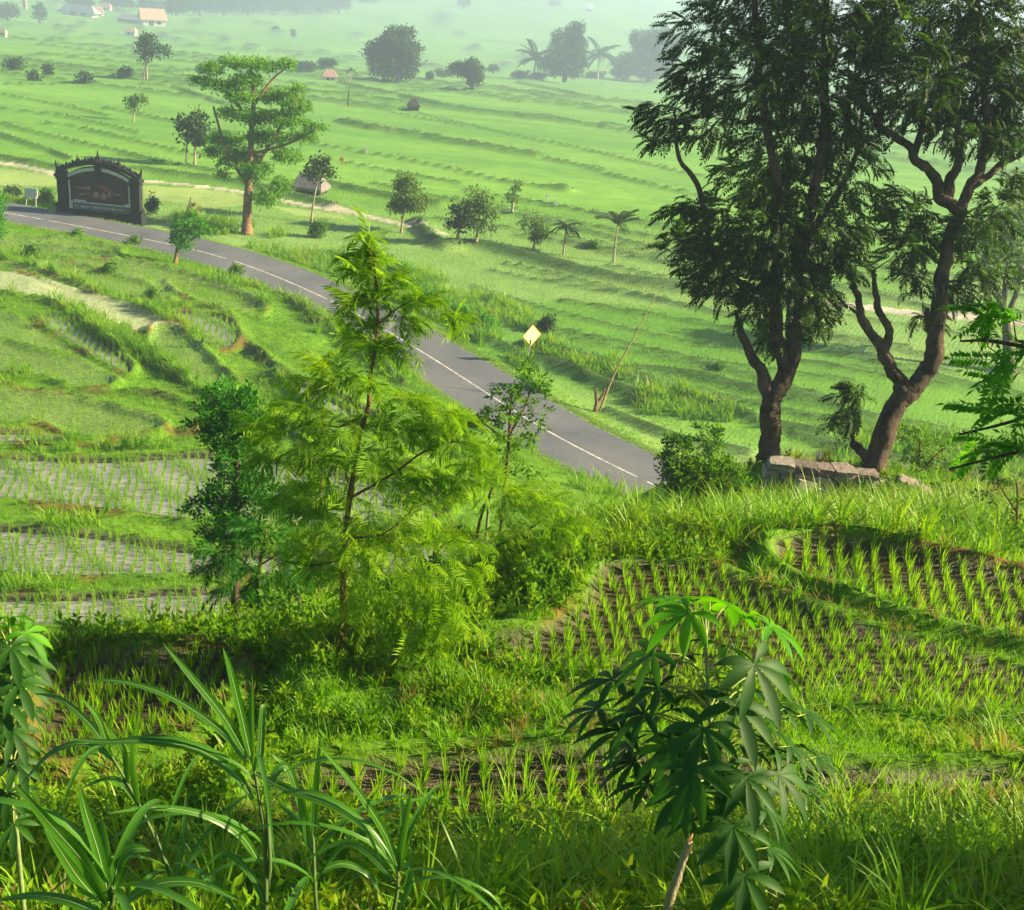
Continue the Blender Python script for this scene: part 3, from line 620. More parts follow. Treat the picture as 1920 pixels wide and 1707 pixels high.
def plant(name, label, cat, base, t, trunks, clumps, leaf, bark, tmpl, size, dens, group=None, up=-.25, pull=1., limb_r=.3, depth=1., roll=.6, limbs=True, shell=.35, tn=9, crown='crown', rough=.06):
    """a plant at axial distance t: trunks = [(pixel path, radius in px ...)], clumps = [(px, py, rx px, ry px, dt m)] of foliage sprays"""
    u = t/F; root = empty(name, tuple(base), label, cat, group); wood = MB(); pts = []; rads = []
    for path, r0, r1 in trunks:
        P = np.array([at(x, y, t+(dt[0] if dt else 0)) for x, y, *dt in path])
        if path is trunks[0][0]: P[0] = base
        P = spline(P, max(6, (9 if tn > 10 else 4)*len(path))); R = np.linspace(r0, r1, len(P))*u
        if path is trunks[0][0] and r0*u > .05: R[:2] *= 1.25
        if tn > 10: R = R*(1+.16*(vnoise(np.arange(len(P))*1., np.full(len(P), r0), 2.6, 77)-.5)); P = P+(np.stack([vnoise(np.arange(len(P))*1., np.full(len(P), 3.*k+r0), 5., 78+k) for k in range(3)], 1)-.5)*.10*np.minimum(1, np.arange(len(P))/6.)[:, None]
        wood.tube(P, R, tn, True, rough); pts.append(P); rads.append(R)
    pts = np.concatenate(pts); rads = np.concatenate(rads)
    lf = MB()
    for cl in clumps:
        x, y, rx, ry = cl[:4]; dt = cl[4] if len(cl) > 4 else rs.uniform(-.5, .5)*rx*u*depth*1.2
        c = at(x, y, t+dt); RX, RY = rx*u, ry*u; RZ = depth*(RX+RY)/2
        n = max(19 if tmpl is TF else 6, int(7.*dens*(RX*RY*RZ)**(2/3.)/(size*size)*(cl[5] if len(cl) > 5 else 1)))
        P, d = cloud(c, RX, RY, RZ, n, shell); out = P-np.array([pts[:, 0].mean(), pts[:, 1].mean(), c[2]]); out /= np.linalg.norm(out, axis=1, keepdims=True)+1e-6
        D = droopy(d*.7+out*.6, pull, up); P = P-D/(np.linalg.norm(D, axis=1, keepdims=True)+1e-9)*size*.35
        put(lf, tmpl, P, D, size*rs.uniform(.65, 1.2, n), roll)
        if limbs:
            dd = np.linalg.norm((pts-c)*np.array([1, 1, 1.6])+np.array([0, 0, .25])*np.linalg.norm(pts-c, axis=1)[:, None], axis=1); i = int(np.argmin(dd))
            r = min(rads[i]*.6, limb_r*.12*max(RX, .3)); limb(wood, pts[i], c, r, r*.35, .08, 5, 5)
            for k in range(2): q = P[rs.randint(len(P))]; limb(wood, c+(q-c)*.1, q, r*.4, r*.15, .05, 3, 4)
    wood.build('trunk', bark, root, True); lf.build(crown, leaf, root)
    return root
_tt = np.concatenate([np.linspace(3, 60, 700), np.linspace(60.2, 2000, 2600)])
def ghit(px, py):                            # first point of the ground along a sight line, and its axial distance
    d = ray(px, py); P = d[None]*_tt[:, None]+np.array([0, 0, ZC]); z = land(P[:, 0], P[:, 1])[0]; b = np.where(P[:, 2] < z)[0]
    i = b[0] if len(b) else len(_tt)-1
    return P[i], float(_tt[i])
def drop(px, py, t):                         # ground under a point at axial distance t
    p = at(px, py, t); p[2] = gz(p[0], p[1]); return p
def inview(P, m=60):
    q = P-np.array([0, 0, ZC]); t = q[:, 1]*_ct-q[:, 2]*_st; U = q[:, 0]/t; V = (q[:, 1]*_st+q[:, 2]*_ct)/t
    x = 960+F*(U*_cr+V*_sr); y = 853.5-F*(-U*_sr+V*_cr); return (t > .5) & (x > -m) & (x < 1920+m) & (y > -m) & (y < 1707+m), t
# ------------------------------------------------------------------ rice
def rows(pg, a, ds, dr, jit=.12, wob=0.):
    c = pg.mean(0); r = np.abs(pg-c).max()*1.5; u, v = np.meshgrid(np.arange(-r, r, ds), np.arange(-r, r, dr))
    u, v = u.ravel(), v.ravel(); v = v+rs.uniform(-.04, .04, len(v)); u = u+wob*np.sin(v*1.7+np.floor(u/ds)*.9)*ds+wob*ds*.8*np.sin(v*.6)
    u = u+rs.normal(0, jit, len(u))*ds; v = v+rs.normal(0, jit, len(v))*dr
    x = c[0]+u*math.cos(a)-v*math.sin(a); y = c[1]+u*math.sin(a)+v*math.cos(a); m = inpoly(x, y, pg)
    x, y = x[m], y[m]; d, _ = polydist(x, y, np.concatenate([pg, pg[:1]])); k = d > .18
    return np.stack([x[k], y[k]], 1)
def stand(P2): z = land(P2[:, 0], P2[:, 1])[0]; return np.c_[P2, z]
near_rice = []; rice = MB(); _v = hit(100, 960, 3)-hit(105, 1085, 3); ROWA = math.atan2(-_v[0], _v[1])
TR = [T_tuft(11, 1, .15, .07, 2, .3, base=.12) for _ in range(6)]
TR3 = [T_tuft(5, 1, .2, .11, 1, .3, base=.12) for _ in range(5)]
for k, (kind, z, pg) in enumerate(PADDY):
    big = z < 10
    if kind == 'mud':
        a = {0: .1, 1: .12, 2: -.1, 3: -.16}[k]; P = stand(rows(pg, a, .24 if k == 3 else .19, .10 if k == 3 else .12, .09)); near_rice.append(P)
    elif kind == 'water':
        P = stand(rows(pg, ROWA, .28, .11, .10, .4)); m, _ = inview(P); P = P[m]; n = len(P); P[:, 2] += .05
        put_R = rotz(rs.uniform(0, 6.28, n)); kk = rs.randint(0, 5, n)
        for i in range(5): q = kk == i; rice.inst(*TR3[i], P[q], put_R[q], rs.uniform(.26, .40, q.sum()))
    else:
        P = stand(rows(pg, -.3, .30, .20, .10, .3)); m, _ = inview(P); P = P[m]; n = len(P)
        if kind == 'pale': P = P[rs.rand(n) < .12]; n = len(P)
        R = rotz(rs.uniform(0, 6.28, n)); kk = rs.randint(0, 5, n); sc = (.14, .20) if kind == 'pale' else (.20, .30)
        for i in range(5): q = kk == i; rice.inst(*TR3[i], P[q], R[q], rs.uniform(*sc, q.sum()))
P = np.concatenate(near_rice); m, t_ = inview(P, 25); P = P[m]; t_ = t_[m]; o_ = np.argsort(t_); P = P[o_]
PI = P[:300]; PR = P[300:]; n = len(PR); R = rotz(rs.uniform(0, 6.28, n)); kk = rs.randint(0, 6, n)
for i in range(6): q = kk == i; rice.inst(*TR[i], PR[q], R[q], rs.uniform(.19, .29, q.sum()))
tag(rice.build('rice_plants', M['rice']), 'rows of young green rice planted over the terraces', kind='stuff')
protos = [mesh('rice_seedling', v, [q], M['rice']) for v, q in TR]
for i, p_ in enumerate(PI):
    o_ = protos[i] if i < 6 else protos[i % 6].copy()
    if i >= 6: COL.objects.link(o_)
    o_.location = p_; s_ = rs.uniform(.20, .31); o_.scale = (s_, s_, s_); o_.rotation_euler = (0, 0, rs.uniform(0, 6.28))
    tag(o_, 'small upright tuft of young rice in the closest muddy paddies', 'rice plant', 'young rice tufts in the closest muddy paddies')
# rice of the valley fields
n0 = 0; far_rice = MB(); a = math.radians(-24)
u, v = np.meshgrid(np.arange(-75, 75, .30), np.arange(-60, 60, .34)); u = u.ravel()+rs.normal(0, .03, u.size); v = v.ravel()+rs.normal(0, .03, u.size)
x = 10+u*math.cos(a)-v*math.sin(a); y = 80+u*math.sin(a)+v*math.cos(a); P = np.c_[x, y, valleyz(x, y)]; m, t_ = inview(P, 20); P = P[m & (P[:, 1] < 118)]
z, pd, s = land(P[:, 0], P[:, 1]); k = (pd == -3) & (s < -4.5-5*vnoise(P[:, 0], P[:, 1], 9, 40)); P = P[k]; P[:, 2] = z[k]; n = len(P); R = rotz(rs.uniform(0, 6.28, n)); kk = rs.randint(0, 3, n)
TR4 = [T_tuft(3, 1, .25, .20, 1, .2, base=.2) for _ in range(3)]
for i in range(3): q = kk == i; far_rice.inst(*TR4[i], P[q], R[q], rs.uniform(.14, .24, q.sum()))
tag(far_rice.build('rice_field', M['rice_far']), 'young rice covering the valley fields beyond the road', kind='stuff'); print('valley rice', n)
# ------------------------------------------------------------------ grass
def sample(x0, x1, y0, y1, dens):
    n = int((x1-x0)*(y1-y0)*dens); P = np.stack([rs.uniform(x0, x1, n), rs.uniform(y0, y1, n)], 1); return P[np.abs(P[:, 0]) < 3.2+P[:, 1]*.62]
def scatter(mb, T, P, z, s0, s1, tilt=.15):
    Q = np.c_[P, z]; m, _ = inview(Q, 80); Q = Q[m]; n = len(Q); R = rotz(rs.uniform(0, 6.28, n)); kk = rs.randint(0, len(T), n); S = rs.uniform(s0, s1, n)
    if tilt: R = R@np.linalg.qr(np.eye(3)[None]+rs.normal(0, tilt, (n, 3, 3)))[0]*1.; R[:, :, 2] *= np.sign(R[:, 2, 2])[:, None]
    for i in range(len(T)): q = kk == i; mb.inst(*T[i], Q[q], R[q], S[q])
    return n
TG = [T_tuft(10, 1, .5, .075, 2, .9, base=.25) for _ in range(5)]; TG2 = [T_tuft(7, 1, .55, .13, 1, .6, base=.4) for _ in range(4)]
TT = [T_tuft(14, 1, .33, .028, 4, 1.3, base=.12) for _ in range(4)]; TT2 = [T_tuft(10, 1, .35, .06, 2, 1.0, base=.15) for _ in range(4)]
g = MB(); gt = MB(); wd = MB(); bk_ = MB()
P = sample(-8, 9, 4.5, 13, 110); z, pd, s = land(P[:, 0], P[:, 1]); k = (pd == -1); f = fbm(P[:, 0], P[:, 1], 1.3, 50)
dm = np.min([polydist(P[:, 0], P[:, 1], np.concatenate([pg, pg[:1]]))[0] for _, _, pg in PADDY[:4]], 0); nb = dm < .30; scatter(g, TG, P[k & nb], z[k & nb], .07, .17); k = k & ~nb
scatter(g, TG, P[k & (f > .38)], z[k & (f > .38)], .10, .26)
kw = k & (f < .58) & (rs.rand(len(P)) < .9); Pq = P[kw]; zq = z[kw]; Q = np.c_[Pq, zq+.02]; mv, _ = inview(Q); Q = Q[mv]
Q = np.repeat(Q, 2, 0)+rs.normal(0, .05, (2*len(Q), 3))*[1, 1, .5]; D = rs.normal(0, .5, Q.shape)+[0, 0, .75]; put(wd, TS, Q, D, rs.uniform(.09, .20, len(Q)))
P = sample(-7, 3, 10.3, 17, 40); z, pd, s = land(P[:, 0], P[:, 1]); k = (pd == -1) & (fbm(P[:, 0], P[:, 1], 1.1, 55) > .45); scatter(gt, TT2, P[k], z[k], .18, .45, .2)
kw = pd == -1; Q = np.c_[P[kw], z[kw]+.08]; Q = np.repeat(Q, 2, 0)+rs.normal(0, .10, (2*len(Q), 3))*[1, 1, .6]; put(wd, TS, Q, rs.normal(0, .55, Q.shape)+[0, 0, .6], rs.uniform(.12, .32, len(Q)))
P = sample(-17, 20, 13, 27, 26); z, pd, s = land(P[:, 0], P[:, 1]); k = pd == -1; f = fbm(P[:, 0], P[:, 1], 2, 51)
scatter(g, TG, P[k], z[k], .16, .34); kw = k & (f > .5); Q = np.c_[P[kw], z[kw]+.04]; mv, _ = inview(Q); Q = Q[mv]; put(wd, TS, Q, rs.normal(0, .5, Q.shape)+[0, 0, .8], rs.uniform(.15, .3, len(Q)))
P = sample(-48, 10, 27, 92, 24); z, pd, s = land(P[:, 0], P[:, 1]); k = (pd == -1) & (s > RW+.15); f = fbm(P[:, 0], P[:, 1], 3.2, 52)
scatter(g, TG2, P[k], z[k], .10, .25); k = k & (rs.rand(len(P)) < .4); kt = k & (f > .62) & (P[:, 1] < 75); scatter(gt, TT2, P[kt], z[kt], .45, .95)
for bh, bw, gg, pl in (LBANKS[5], LBANKS[5], LBANKS[12], LBANKS[11], LBANKS[3]):
    i_ = rs.randint(0, len(pl)-1, 420); u_ = rs.rand(420, 1); q = pl[i_]*(1-u_)+pl[i_+1]*u_+rs.normal(0, .45, (420, 2)); z, pd, s = land(q[:, 0], q[:, 1]); k = (pd == -1) & (s > RW+.3); scatter(gt, TT2, q[k], z[k], .5, .95)
# tall clumps on the brow above the wall and at the back of the upper paddies
P = sample(0, 16, 14.5, 27, 15); z, pd, s = land(P[:, 0], P[:, 1]); Q = np.c_[P, z]
pxy = np.array([proj(q)[:2] for q in Q]); k = (pd == -1) & (pxy[:, 1] < 1045) & (pxy[:, 1] > 965) & (pxy[:, 0] > 1040) & (fbm(P[:, 0], P[:, 1], 1.4, 71) > .36); scatter(gt, TT, P[k], z[k], .5, 1.0, .1)
for (cx, cy, n, sp, h) in ((270, 1170, 24, .55, .8), (200, 1190, 10, .3, .7), (340, 1185, 14, .4, .75), (1120, 1030, 12, .35, .7), (1250, 1020, 10, .4, .6), (870, 1290, 6, .3, .5), (1740, 1400, 10, .6, .6), (1560, 1330, 12, .5, .6), (1850, 1380, 12, .5, .6)):
    c_, _t = ghit(cx, cy); q = c_[:2]+rs.normal(0, sp, (n, 2))*[1, .5]; z = land(q[:, 0], q[:, 1])[0]; scatter(gt, TT, q, z, h*.6, h*1.15, .1)
P = sample(-5, 6.5, 4.6, 8.2, 70); z, pd, s = land(P[:, 0], P[:, 1]); k = (pd == -1) & (fbm(P[:, 0], P[:, 1], .9, 58) > .42); Q = np.c_[P[k], z[k]+rs.uniform(.03, .22, k.sum())]; put(wd, TS, Q, rs.normal(0, .6, Q.shape)+[0, 0, .6], rs.uniform(.12, .26, len(Q)))
P = sample(-5, 6.5, 4.6, 8.2, 22); z, pd, s = land(P[:, 0], P[:, 1]); k = (pd == -1) & ((P[:, 0] > -.3) | (rs.rand(len(P)) < .25)); scatter(gt, TT, P[k], z[k], .3, .8, .15)
# road verges and the valley banks
P = sample(-60, 40, 44, 110, 26); z, pd, s = land(P[:, 0], P[:, 1]); k = (np.abs(s) > RW+.12) & (np.abs(s) < RW+1.9) & (s < 8); scatter(g, TG2, P[k], z[k], .12, .24)
f = fbm(P[:, 0], P[:, 1], 4.5, 60); k = (s < -RW-1.6) & (s > -RW-9) & (f > .52) & (rs.rand(len(P)) < .4); scatter(gt, TT2, P[k], z[k], .5, 1.1)
P = sample(-75, 75, 55, 130, 14); z, pd, s = land(P[:, 0], P[:, 1]); k = (pd == -2) & (s < -RW-1) & (rs.rand(len(P)) < .6); scatter(bk_, TT2, P[k], z[k], .10, .28)
P = sample(-160, 160, 130, 330, 2.); z, pd, s = land(P[:, 0], P[:, 1]); k = pd == -2; scatter(bk_, TG2, P[k], z[k], .12, .35)
P = sample(-300, 300, 330, 720, .4); z, pd, s = land(P[:, 0], P[:, 1]); k = pd == -2; k &= rs.rand(len(P)) < .3; scatter(bk_, TG2, P[k], z[k], .3, .8)
dr = MB(); P = sample(-8, 9, 4.5, 16, 16); z, pd, s = land(P[:, 0], P[:, 1]); k = (pd == -1) & (fbm(P[:, 0], P[:, 1], 1.6, 59) > .46); scatter(dr, TG, P[k], z[k], .10, .30, .3)
P = sample(4, 12, 18, 27, 9); z, pd, s = land(P[:, 0], P[:, 1]); k = (pd == -1) & (fbm(P[:, 0], P[:, 1], 1.6, 61) > .5); scatter(dr, TT, P[k], z[k], .4, .8, .2)
tag(dr.build('dry_grass', leafmat('dry_straw', [(.16, .12, .04), (.28, .22, .07), (.38, .32, .12)], .35, .7, .1)), 'dry straw coloured grass mixed through the near banks', kind='stuff')
tag(g.build('grass', M['grass']), 'short bright grass over the slopes and verges', kind='stuff'); tag(gt.build('tall_grass', M['tall']), 'tall arching grass clumps on the brow and banks', kind='stuff')
tag(wd.build('weeds', M['weed']), 'low leafy weeds carpeting the near banks', kind='stuff'); tag(bk_.build('bank_grass', M['bank']), 'darker grass along the banks between valley fields', kind='stuff')
print('grass quads', [sum(len(q) for q in b_.Q) for b_ in (g, gt, wd, bk_, rice, far_rice)])
# ------------------------------------------------------------------ the trees and shrubs
b_, t_ = ghit(1442, 862)
plant('pinnate_tree', 'tall dark tree by the stone wall with a forked straight trunk', 'tree', b_, t_,
 [([(1442, 862), (1444, 800), (1450, 745), (1478, 700), (1490, 640), (1490, 560), (1496, 480), (1520, 390), (1540, 300), (1546, 150), (1552, 0), (1556, -180)], 20.5, 5),
  ([(1446, 770), (1432, 710), (1405, 655), (1385, 610), (1380, 585)], 15, 3), ([(1474, 705), (1456, 620), (1448, 500), (1460, 380), (1440, 250), (1420, 100), (1410, -60)], 14, 5),
  ([(1450, 560), (1350, 502), (1312, 360), (1275, 300), (1266, 235), (1262, 205)], 7, 2), ([(1492, 600), (1530, 560), (1560, 520)], 6, 2), ([(1496, 470), (1560, 380), (1600, 300), (1620, 200)], 8, 3), ([(1500, 560), (1545, 505), (1580, 470)], 6, 2)],
 [(1330, 60, 95, 60), (1440, -20, 130, 80), (1570, 30, 110, 90), (1290, 130, 50, 30), (1310, 165, 60, 28), (1400, 150, 105, 80), (1520, 170, 110, 90), (1250, 225, 50, 24), (1330, 235, 75, 45), (1470, 265, 95, 75), (1575, 265, 65, 70), (1390, 330, 65, 38), (1440, 360, 50, 40),
  (1285, 395, 48, 32), (1350, 415, 80, 45), (1275, 455, 48, 26), (1330, 500, 70, 40), (1350, 545, 50, 30), (1440, 450, 80, 65), (1560, 430, 80, 55), (1600, 355, 40, 45), (1590, 490, 50, 34), (1410, 575, 45, 32), (1500, 545, 60, 45), (1460, 630, 45, 28), (1225, 205, 32, 20), (1230, 260, 30, 18), (1550, 560, 40, 25), (1640, 300, 30, 25), (1630, 140, 60, 80), (1540, -120, 130, 60), (1470, 500, 60, 40), (1420, 520, 50, 36), (1530, 480, 50, 40), (1540, 600, 40, 26), (1330, 455, 60, 30), (1380, 470, 60, 36), (1600, 420, 40, 30), (1500, 420, 60, 40), (1480, 60, 90, 70), (1500, 340, 60, 50), (1640, 40, 50, 80), (1480, 130, 80, 60), (1620, 230, 40, 40), (1450, 380, 50, 40), (1660, 380, 40, 30)],
 M['bigleaf'], M['bark'], TP, .50, 6.6, up=-.12, pull=1.0, depth=1.0, shell=.2, tn=14, rough=.10)
b_, t_ = ghit(1640, 884)
plant('pinnate_tree', 'crooked dark tree with a bare twin-forked stub and golden lit upper trunk', 'tree', b_, t_,
 [([(1640, 884), (1655, 820), (1684, 755), (1728, 715), (1752, 665), (1758, 610), (1762, 550), (1772, 488), (1790, 430), (1800, 394), (1819, 356), (1837, 320), (1850, 250), (1840, 120), (1830, -60)], 21, 5),
  ([(1688, 760), (1690, 725), (1672, 690), (1655, 658), (1630, 622), (1612, 585), (1606, 548), (1597, 535)], 16, 4), ([(1657, 662), (1668, 622), (1646, 575), (1642, 545), (1638, 505)], 9, 4), ([(1664, 640), (1668, 615), (1664, 605)], 6, 4),
  ([(1800, 400), (1762, 367), (1752, 326), (1717, 300), (1710, 277), (1680, 255), (1650, 235), (1640, 215)], 12, 4), ([(1712, 295), (1729, 244), (1735, 190)], 8, 3), ([(1775, 375), (1785, 330), (1800, 290), (1790, 200), (1770, 80)], 11, 4), ([(1822, 350), (1845, 337), (1886, 300), (1925, 284)], 8, 5), ([(1628, 862), (1608, 838), (1600, 830)], 10, 7), ([(1603, 835), (1590, 800), (1585, 785)], 4, 2), ([(1752, 640), (1740, 600), (1738, 575)], 8, 4)],
 [(1690, 60, 85, 80), (1780, -10, 110, 90), (1880, 50, 90, 90), (1730, 150, 85, 70), (1840, 160, 100, 85), (1910, 200, 60, 70), (1690, 205, 50, 36), (1790, 245, 70, 40), (1880, 265, 50, 30), (1705, 395, 50, 45), (1690, 460, 45, 40), (1740, 450, 50, 55), (1715, 525, 40, 32), (1835, 450, 50, 50), (1870, 395, 50, 50), (1850, 520, 50, 45), (1790, 550, 45, 30), (1900, 340, 30, 30), (1740, 600, 30, 24), (1800, -140, 150, 70), (1800, 90, 90, 70), (1880, 150, 60, 60), (1760, 200, 60, 50), (1850, 250, 60, 40), (1790, 420, 30, 30), (1600, 740, 40, 22), (1590, 775, 28, 20), (1560, 790, 16, 14)],
 M['bigleaf'], M['bark'], TP, .48, 6.6, up=-.12, pull=1.0, shell=.2, tn=14, rough=.10)
b_, t_ = ghit(1890, 700)
plant('round_tree', 'branching tree with many bare stems behind the crooked tree', 'tree', b_, t_, [([(1890, 700), (1888, 620), (1878, 575), (1862, 530), (1850, 490)], 10, 3), ([(1885, 600), (1905, 550), (1915, 500)], 6, 3), ([(1880, 590), (1885, 530), (1890, 480)], 6, 3), ([(1870, 560), (1850, 530), (1835, 505)], 4, 2)],
 [(1860, 470, 40, 40), (1900, 430, 50, 50), (1930, 500, 40, 50), (1850, 430, 30, 30), (1930, 380, 40, 40)], M['pale_tree'], M['bark'], TCL, .8, 3.)
# tree standing just outside the frame, whose lowest branch reaches in
b_ = drop(2420, 1000, 8.6)
shade_clumps = []  # unseen crown clumps, added to throw shade over the foreground
for X, Y, Z, r in [(6.5, 6.6, 20.6, .9), (6.5, 7.1, 21.6, 1.), (6.6, 7.5, 22.6, 1.), (7.5, 6.8, 21.2, 1.), (7.5, 7.4, 22.4, 1.), (6.2, 6.2, 20., .8), (7.2, 7.9, 23.4, 1.), (5.6, 5.6, 19.6, .8), (6.6, 5.8, 20.4, .9), (7.8, 6.2, 21.6, 1.), (8.6, 7.2, 23.2, 1.), (8.8, 6.4, 22.6, 1.)]:
    q = proj((X, Y, Z)); shade_clumps.append((q[0], q[1], 1.2*r*F/8.6, 1.2*r*F/8.6, q[2]-8.6, 1.5))
plant('pinnate_tree', 'young tree with large bright pinnate leaves reaching in by the frame edge', 'tree', b_, 8.6, [([(2420, 1000), (2250, 880), (2120, 740), (2090, 500), (2140, 300)], 26, 14), ([(2095, 780), (1980, 760), (1900, 790), (1800, 815)], 6, 2), ([(2088, 700), (1960, 660), (1860, 640), (1800, 640)], 6, 2), ([(2100, 850), (1990, 840), (1900, 850), (1780, 880)], 6, 2)],
 [(1850, 590, 50, 22, 0, .3), (1900, 600, 50, 24, .3, .35), (1835, 610, 36, 18, .2, .4), (1870, 680, 50, 24, -.2, .3), (1910, 760, 40, 30, 0, .3), (1900, 640, 50, 35, .4, .3), (1850, 715, 60, 24, .1, .28), (1880, 790, 60, 30, -.2, .3), (1840, 830, 45, 20, .2, .35), (1900, 850, 40, 22, 0, .35), (1990, 650, 70, 80), (2080, 560, 110, 90), (2140, 720, 120, 100), (2050, 820, 90, 70), (2100, 420, 120, 90), (2200, 560, 100, 100), (2260, 760, 90, 90)]+shade_clumps, M['bright'], M['bark'], TP, .33, 2.4, up=-.05)
# feathery trees in the middle
b_, t_ = ghit(640, 1236)
plant('feathery_tree', 'slender tall tree with tiers of feathery fronds and orange lit stem', 'tree', b_, t_, [([(640, 1236), (642, 1150), (644, 1050), (650, 980), (662, 890), (673, 820), (690, 765), (693, 715), (704, 650), (708, 590), (704, 520), (692, 440)], 7, 1.5), ([(655, 935), (735, 890), (790, 850), (840, 830), (900, 834)], 3, 1), ([(648, 1010), (720, 1000), (780, 950)], 2.5, 1), ([(706, 610), (760, 570), (830, 555)], 2, .8), ([(690, 770), (640, 800), (580, 790)], 2, .8), ([(645, 1050), (580, 1060), (520, 1050)], 2, .8), ([(642, 1190), (660, 1165), (672, 1152)], 2.5, 1)],
 [(692, 450, 18, 20), (690, 640, 36, 16), (706, 560, 34, 16), (690, 480, 26, 20), (660, 560, 24, 12), (760, 600, 40, 12), (676, 505, 22, 18), (735, 520, 32, 16), (790, 558, 40, 10), (850, 588, 24, 8), (680, 605, 30, 10), (730, 650, 32, 12), (620, 690, 46, 18), (690, 720, 50, 20), (770, 745, 40, 16), (840, 775, 46, 14), (590, 720, 46, 12), (735, 790, 60, 14), (590, 800, 60, 14), (500, 800, 40, 14), (830, 800, 60, 12), (630, 860, 70, 14), (750, 905, 70, 14), (600, 965, 60, 16), (740, 1010, 80, 16), (850, 1010, 60, 16), (490, 860, 40, 14), (620, 1060, 50, 18), (860, 905, 60, 14), (890, 870, 40, 12), (880, 1070, 50, 20), (790, 1130, 60, 20), (560, 765, 60, 26), (650, 800, 78, 32), (750, 810, 70, 28), (880, 825, 50, 12), (560, 845, 60, 24), (690, 850, 52, 26), (625, 905, 66, 24), (780, 880, 78, 28), (560, 935, 50, 28), (690, 960, 78, 36), (800, 950, 50, 28), (640, 1015, 66, 30), (765, 1050, 78, 40), (560, 1050, 42, 32), (700, 1120, 70, 28), (820, 1110, 60, 36), (850, 1170, 50, 20), (740, 1185, 76, 20)],
 M['feather'], M['stem'], TF, .34, 2.9, up=.0, pull=1.1, depth=.9, limb_r=.12, shell=.1, roll=.6, tn=7)
b_, t_ = ghit(905, 1192); b_ = drop(905, 1110, 15.2); t_ = 15.2
plant('feathery_tree', 'spreading feathery sapling beside the slender tall tree, drooping toward the rice', 'tree', b_, t_, [([(905, 1150), (905, 1080), (895, 1010), (905, 960), (930, 900)], 5, 1.5), ([(900, 1040), (980, 1000), (1040, 960)], 2.5, 1), ([(900, 1020), (850, 980), (830, 940)], 2, 1), ([(905, 1080), (980, 1080), (1050, 1100)], 2.5, 1)],
 [(930, 925, 50, 22), (975, 960, 66, 28), (1035, 950, 50, 20), (900, 1000, 52, 30), (1000, 1015, 60, 30), (945, 1090, 78, 40), (1010, 1120, 55, 34), (880, 1070, 55, 40), (1065, 990, 34, 24), (1030, 1050, 50, 26), (1075, 1060, 30, 20), (985, 1050, 50, 26), (930, 1020, 50, 24), (1000, 920, 40, 16), (1080, 1120, 30, 20), (960, 1150, 60, 26), (880, 1140, 50, 26), (1050, 1080, 30, 30)], M['feather'], M['stem'], TF, .33, 2.9, up=-.05, pull=1.1, depth=.9, limb_r=.12, shell=.1, roll=.6, tn=7)
b_ = drop(480, 1100, 16.)
plant('feathery_tree', 'dark shaded feathery sapling left of the slender tall tree', 'tree', b_, 16., [([(480, 1190), (482, 1100), (490, 1040), (500, 990)], 5, 1.5), ([(485, 1080), (440, 1040), (400, 1020)], 2, 1), ([(487, 1060), (540, 1030), (580, 1020)], 2, 1)],
 [(440, 1030, 55, 18), (520, 1010, 55, 20), (480, 985, 45, 18), (400, 1060, 40, 16), (520, 1120, 50, 20), (440, 1110, 50, 18), (560, 1110, 40, 20), (540, 1070, 45, 22), (470, 1075, 40, 20)], M['vine'], M['stem'], TF, .36, 3.2, up=-.1, pull=1.2, depth=.7, limb_r=.12, roll=.4, tn=7)
b_ = drop(440, 1050, 22.)
plant('leafy_tree', 'small upright tree with dense bright green leaf clumps along a vine-hung trunk', 'tree', b_, 22., [([(440, 1080), (440, 960), (445, 860), (435, 760)], 9, 3), ([(442, 960), (475, 920), (490, 900)], 4, 2), ([(442, 880), (405, 830), (390, 800)], 4, 2), ([(440, 1000), (400, 960), (380, 940)], 4, 2)],
 [(428, 742, 50, 26), (395, 785, 36, 34), (455, 785, 40, 36), (425, 825, 40, 34), (440, 875, 34, 38), (425, 925, 34, 32), (475, 920, 42, 34), (395, 950, 44, 24), (450, 990, 46, 30), (410, 1000, 40, 22), (500, 945, 30, 20)], M['vine'], M['bark'], TS, .28, 9., up=.1, depth=.9, shell=.15)
b_ = drop(950, 900, 20.)
plant('broadleaf_shrub', 'leafy young tree with lit top leaves in front of the road', 'shrub', b_, 20., [([(950, 930), (952, 850), (955, 790), (960, 735)], 4, 1.5), ([(953, 820), (985, 760), (1000, 715)], 2.5, 1), ([(953, 830), (915, 800), (900, 790)], 2, 1)],
 [(955, 740, 26, 18), (940, 775, 40, 26), (985, 745, 26, 22), (1002, 712, 28, 16), (900, 800, 36, 24), (965, 815, 36, 34), (1010, 775, 26, 16), (945, 850, 30, 16), (880, 790, 30, 18), (985, 690, 14, 10)], M['bushy'], M['stem'], TS, .28, 3.6, up=.05, depth=.9)
b_ = drop(915, 960, 18.5)
plant('pale_stemmed_sapling', 'thin sapling with a bare pale stem and few lime leaves on top', 'sapling', b_, 18.5, [([(908, 985), (918, 935), (930, 880), (935, 855)], 3.2, 2)], [(915, 845, 26, 15), (955, 862, 26, 15), (940, 885, 26, 12), (995, 880, 24, 18)], M['bushy'], M['greenstem'], TS, .26, 3.2, up=-.1, limbs=True)
b_ = drop(1320, 985, 24.5)
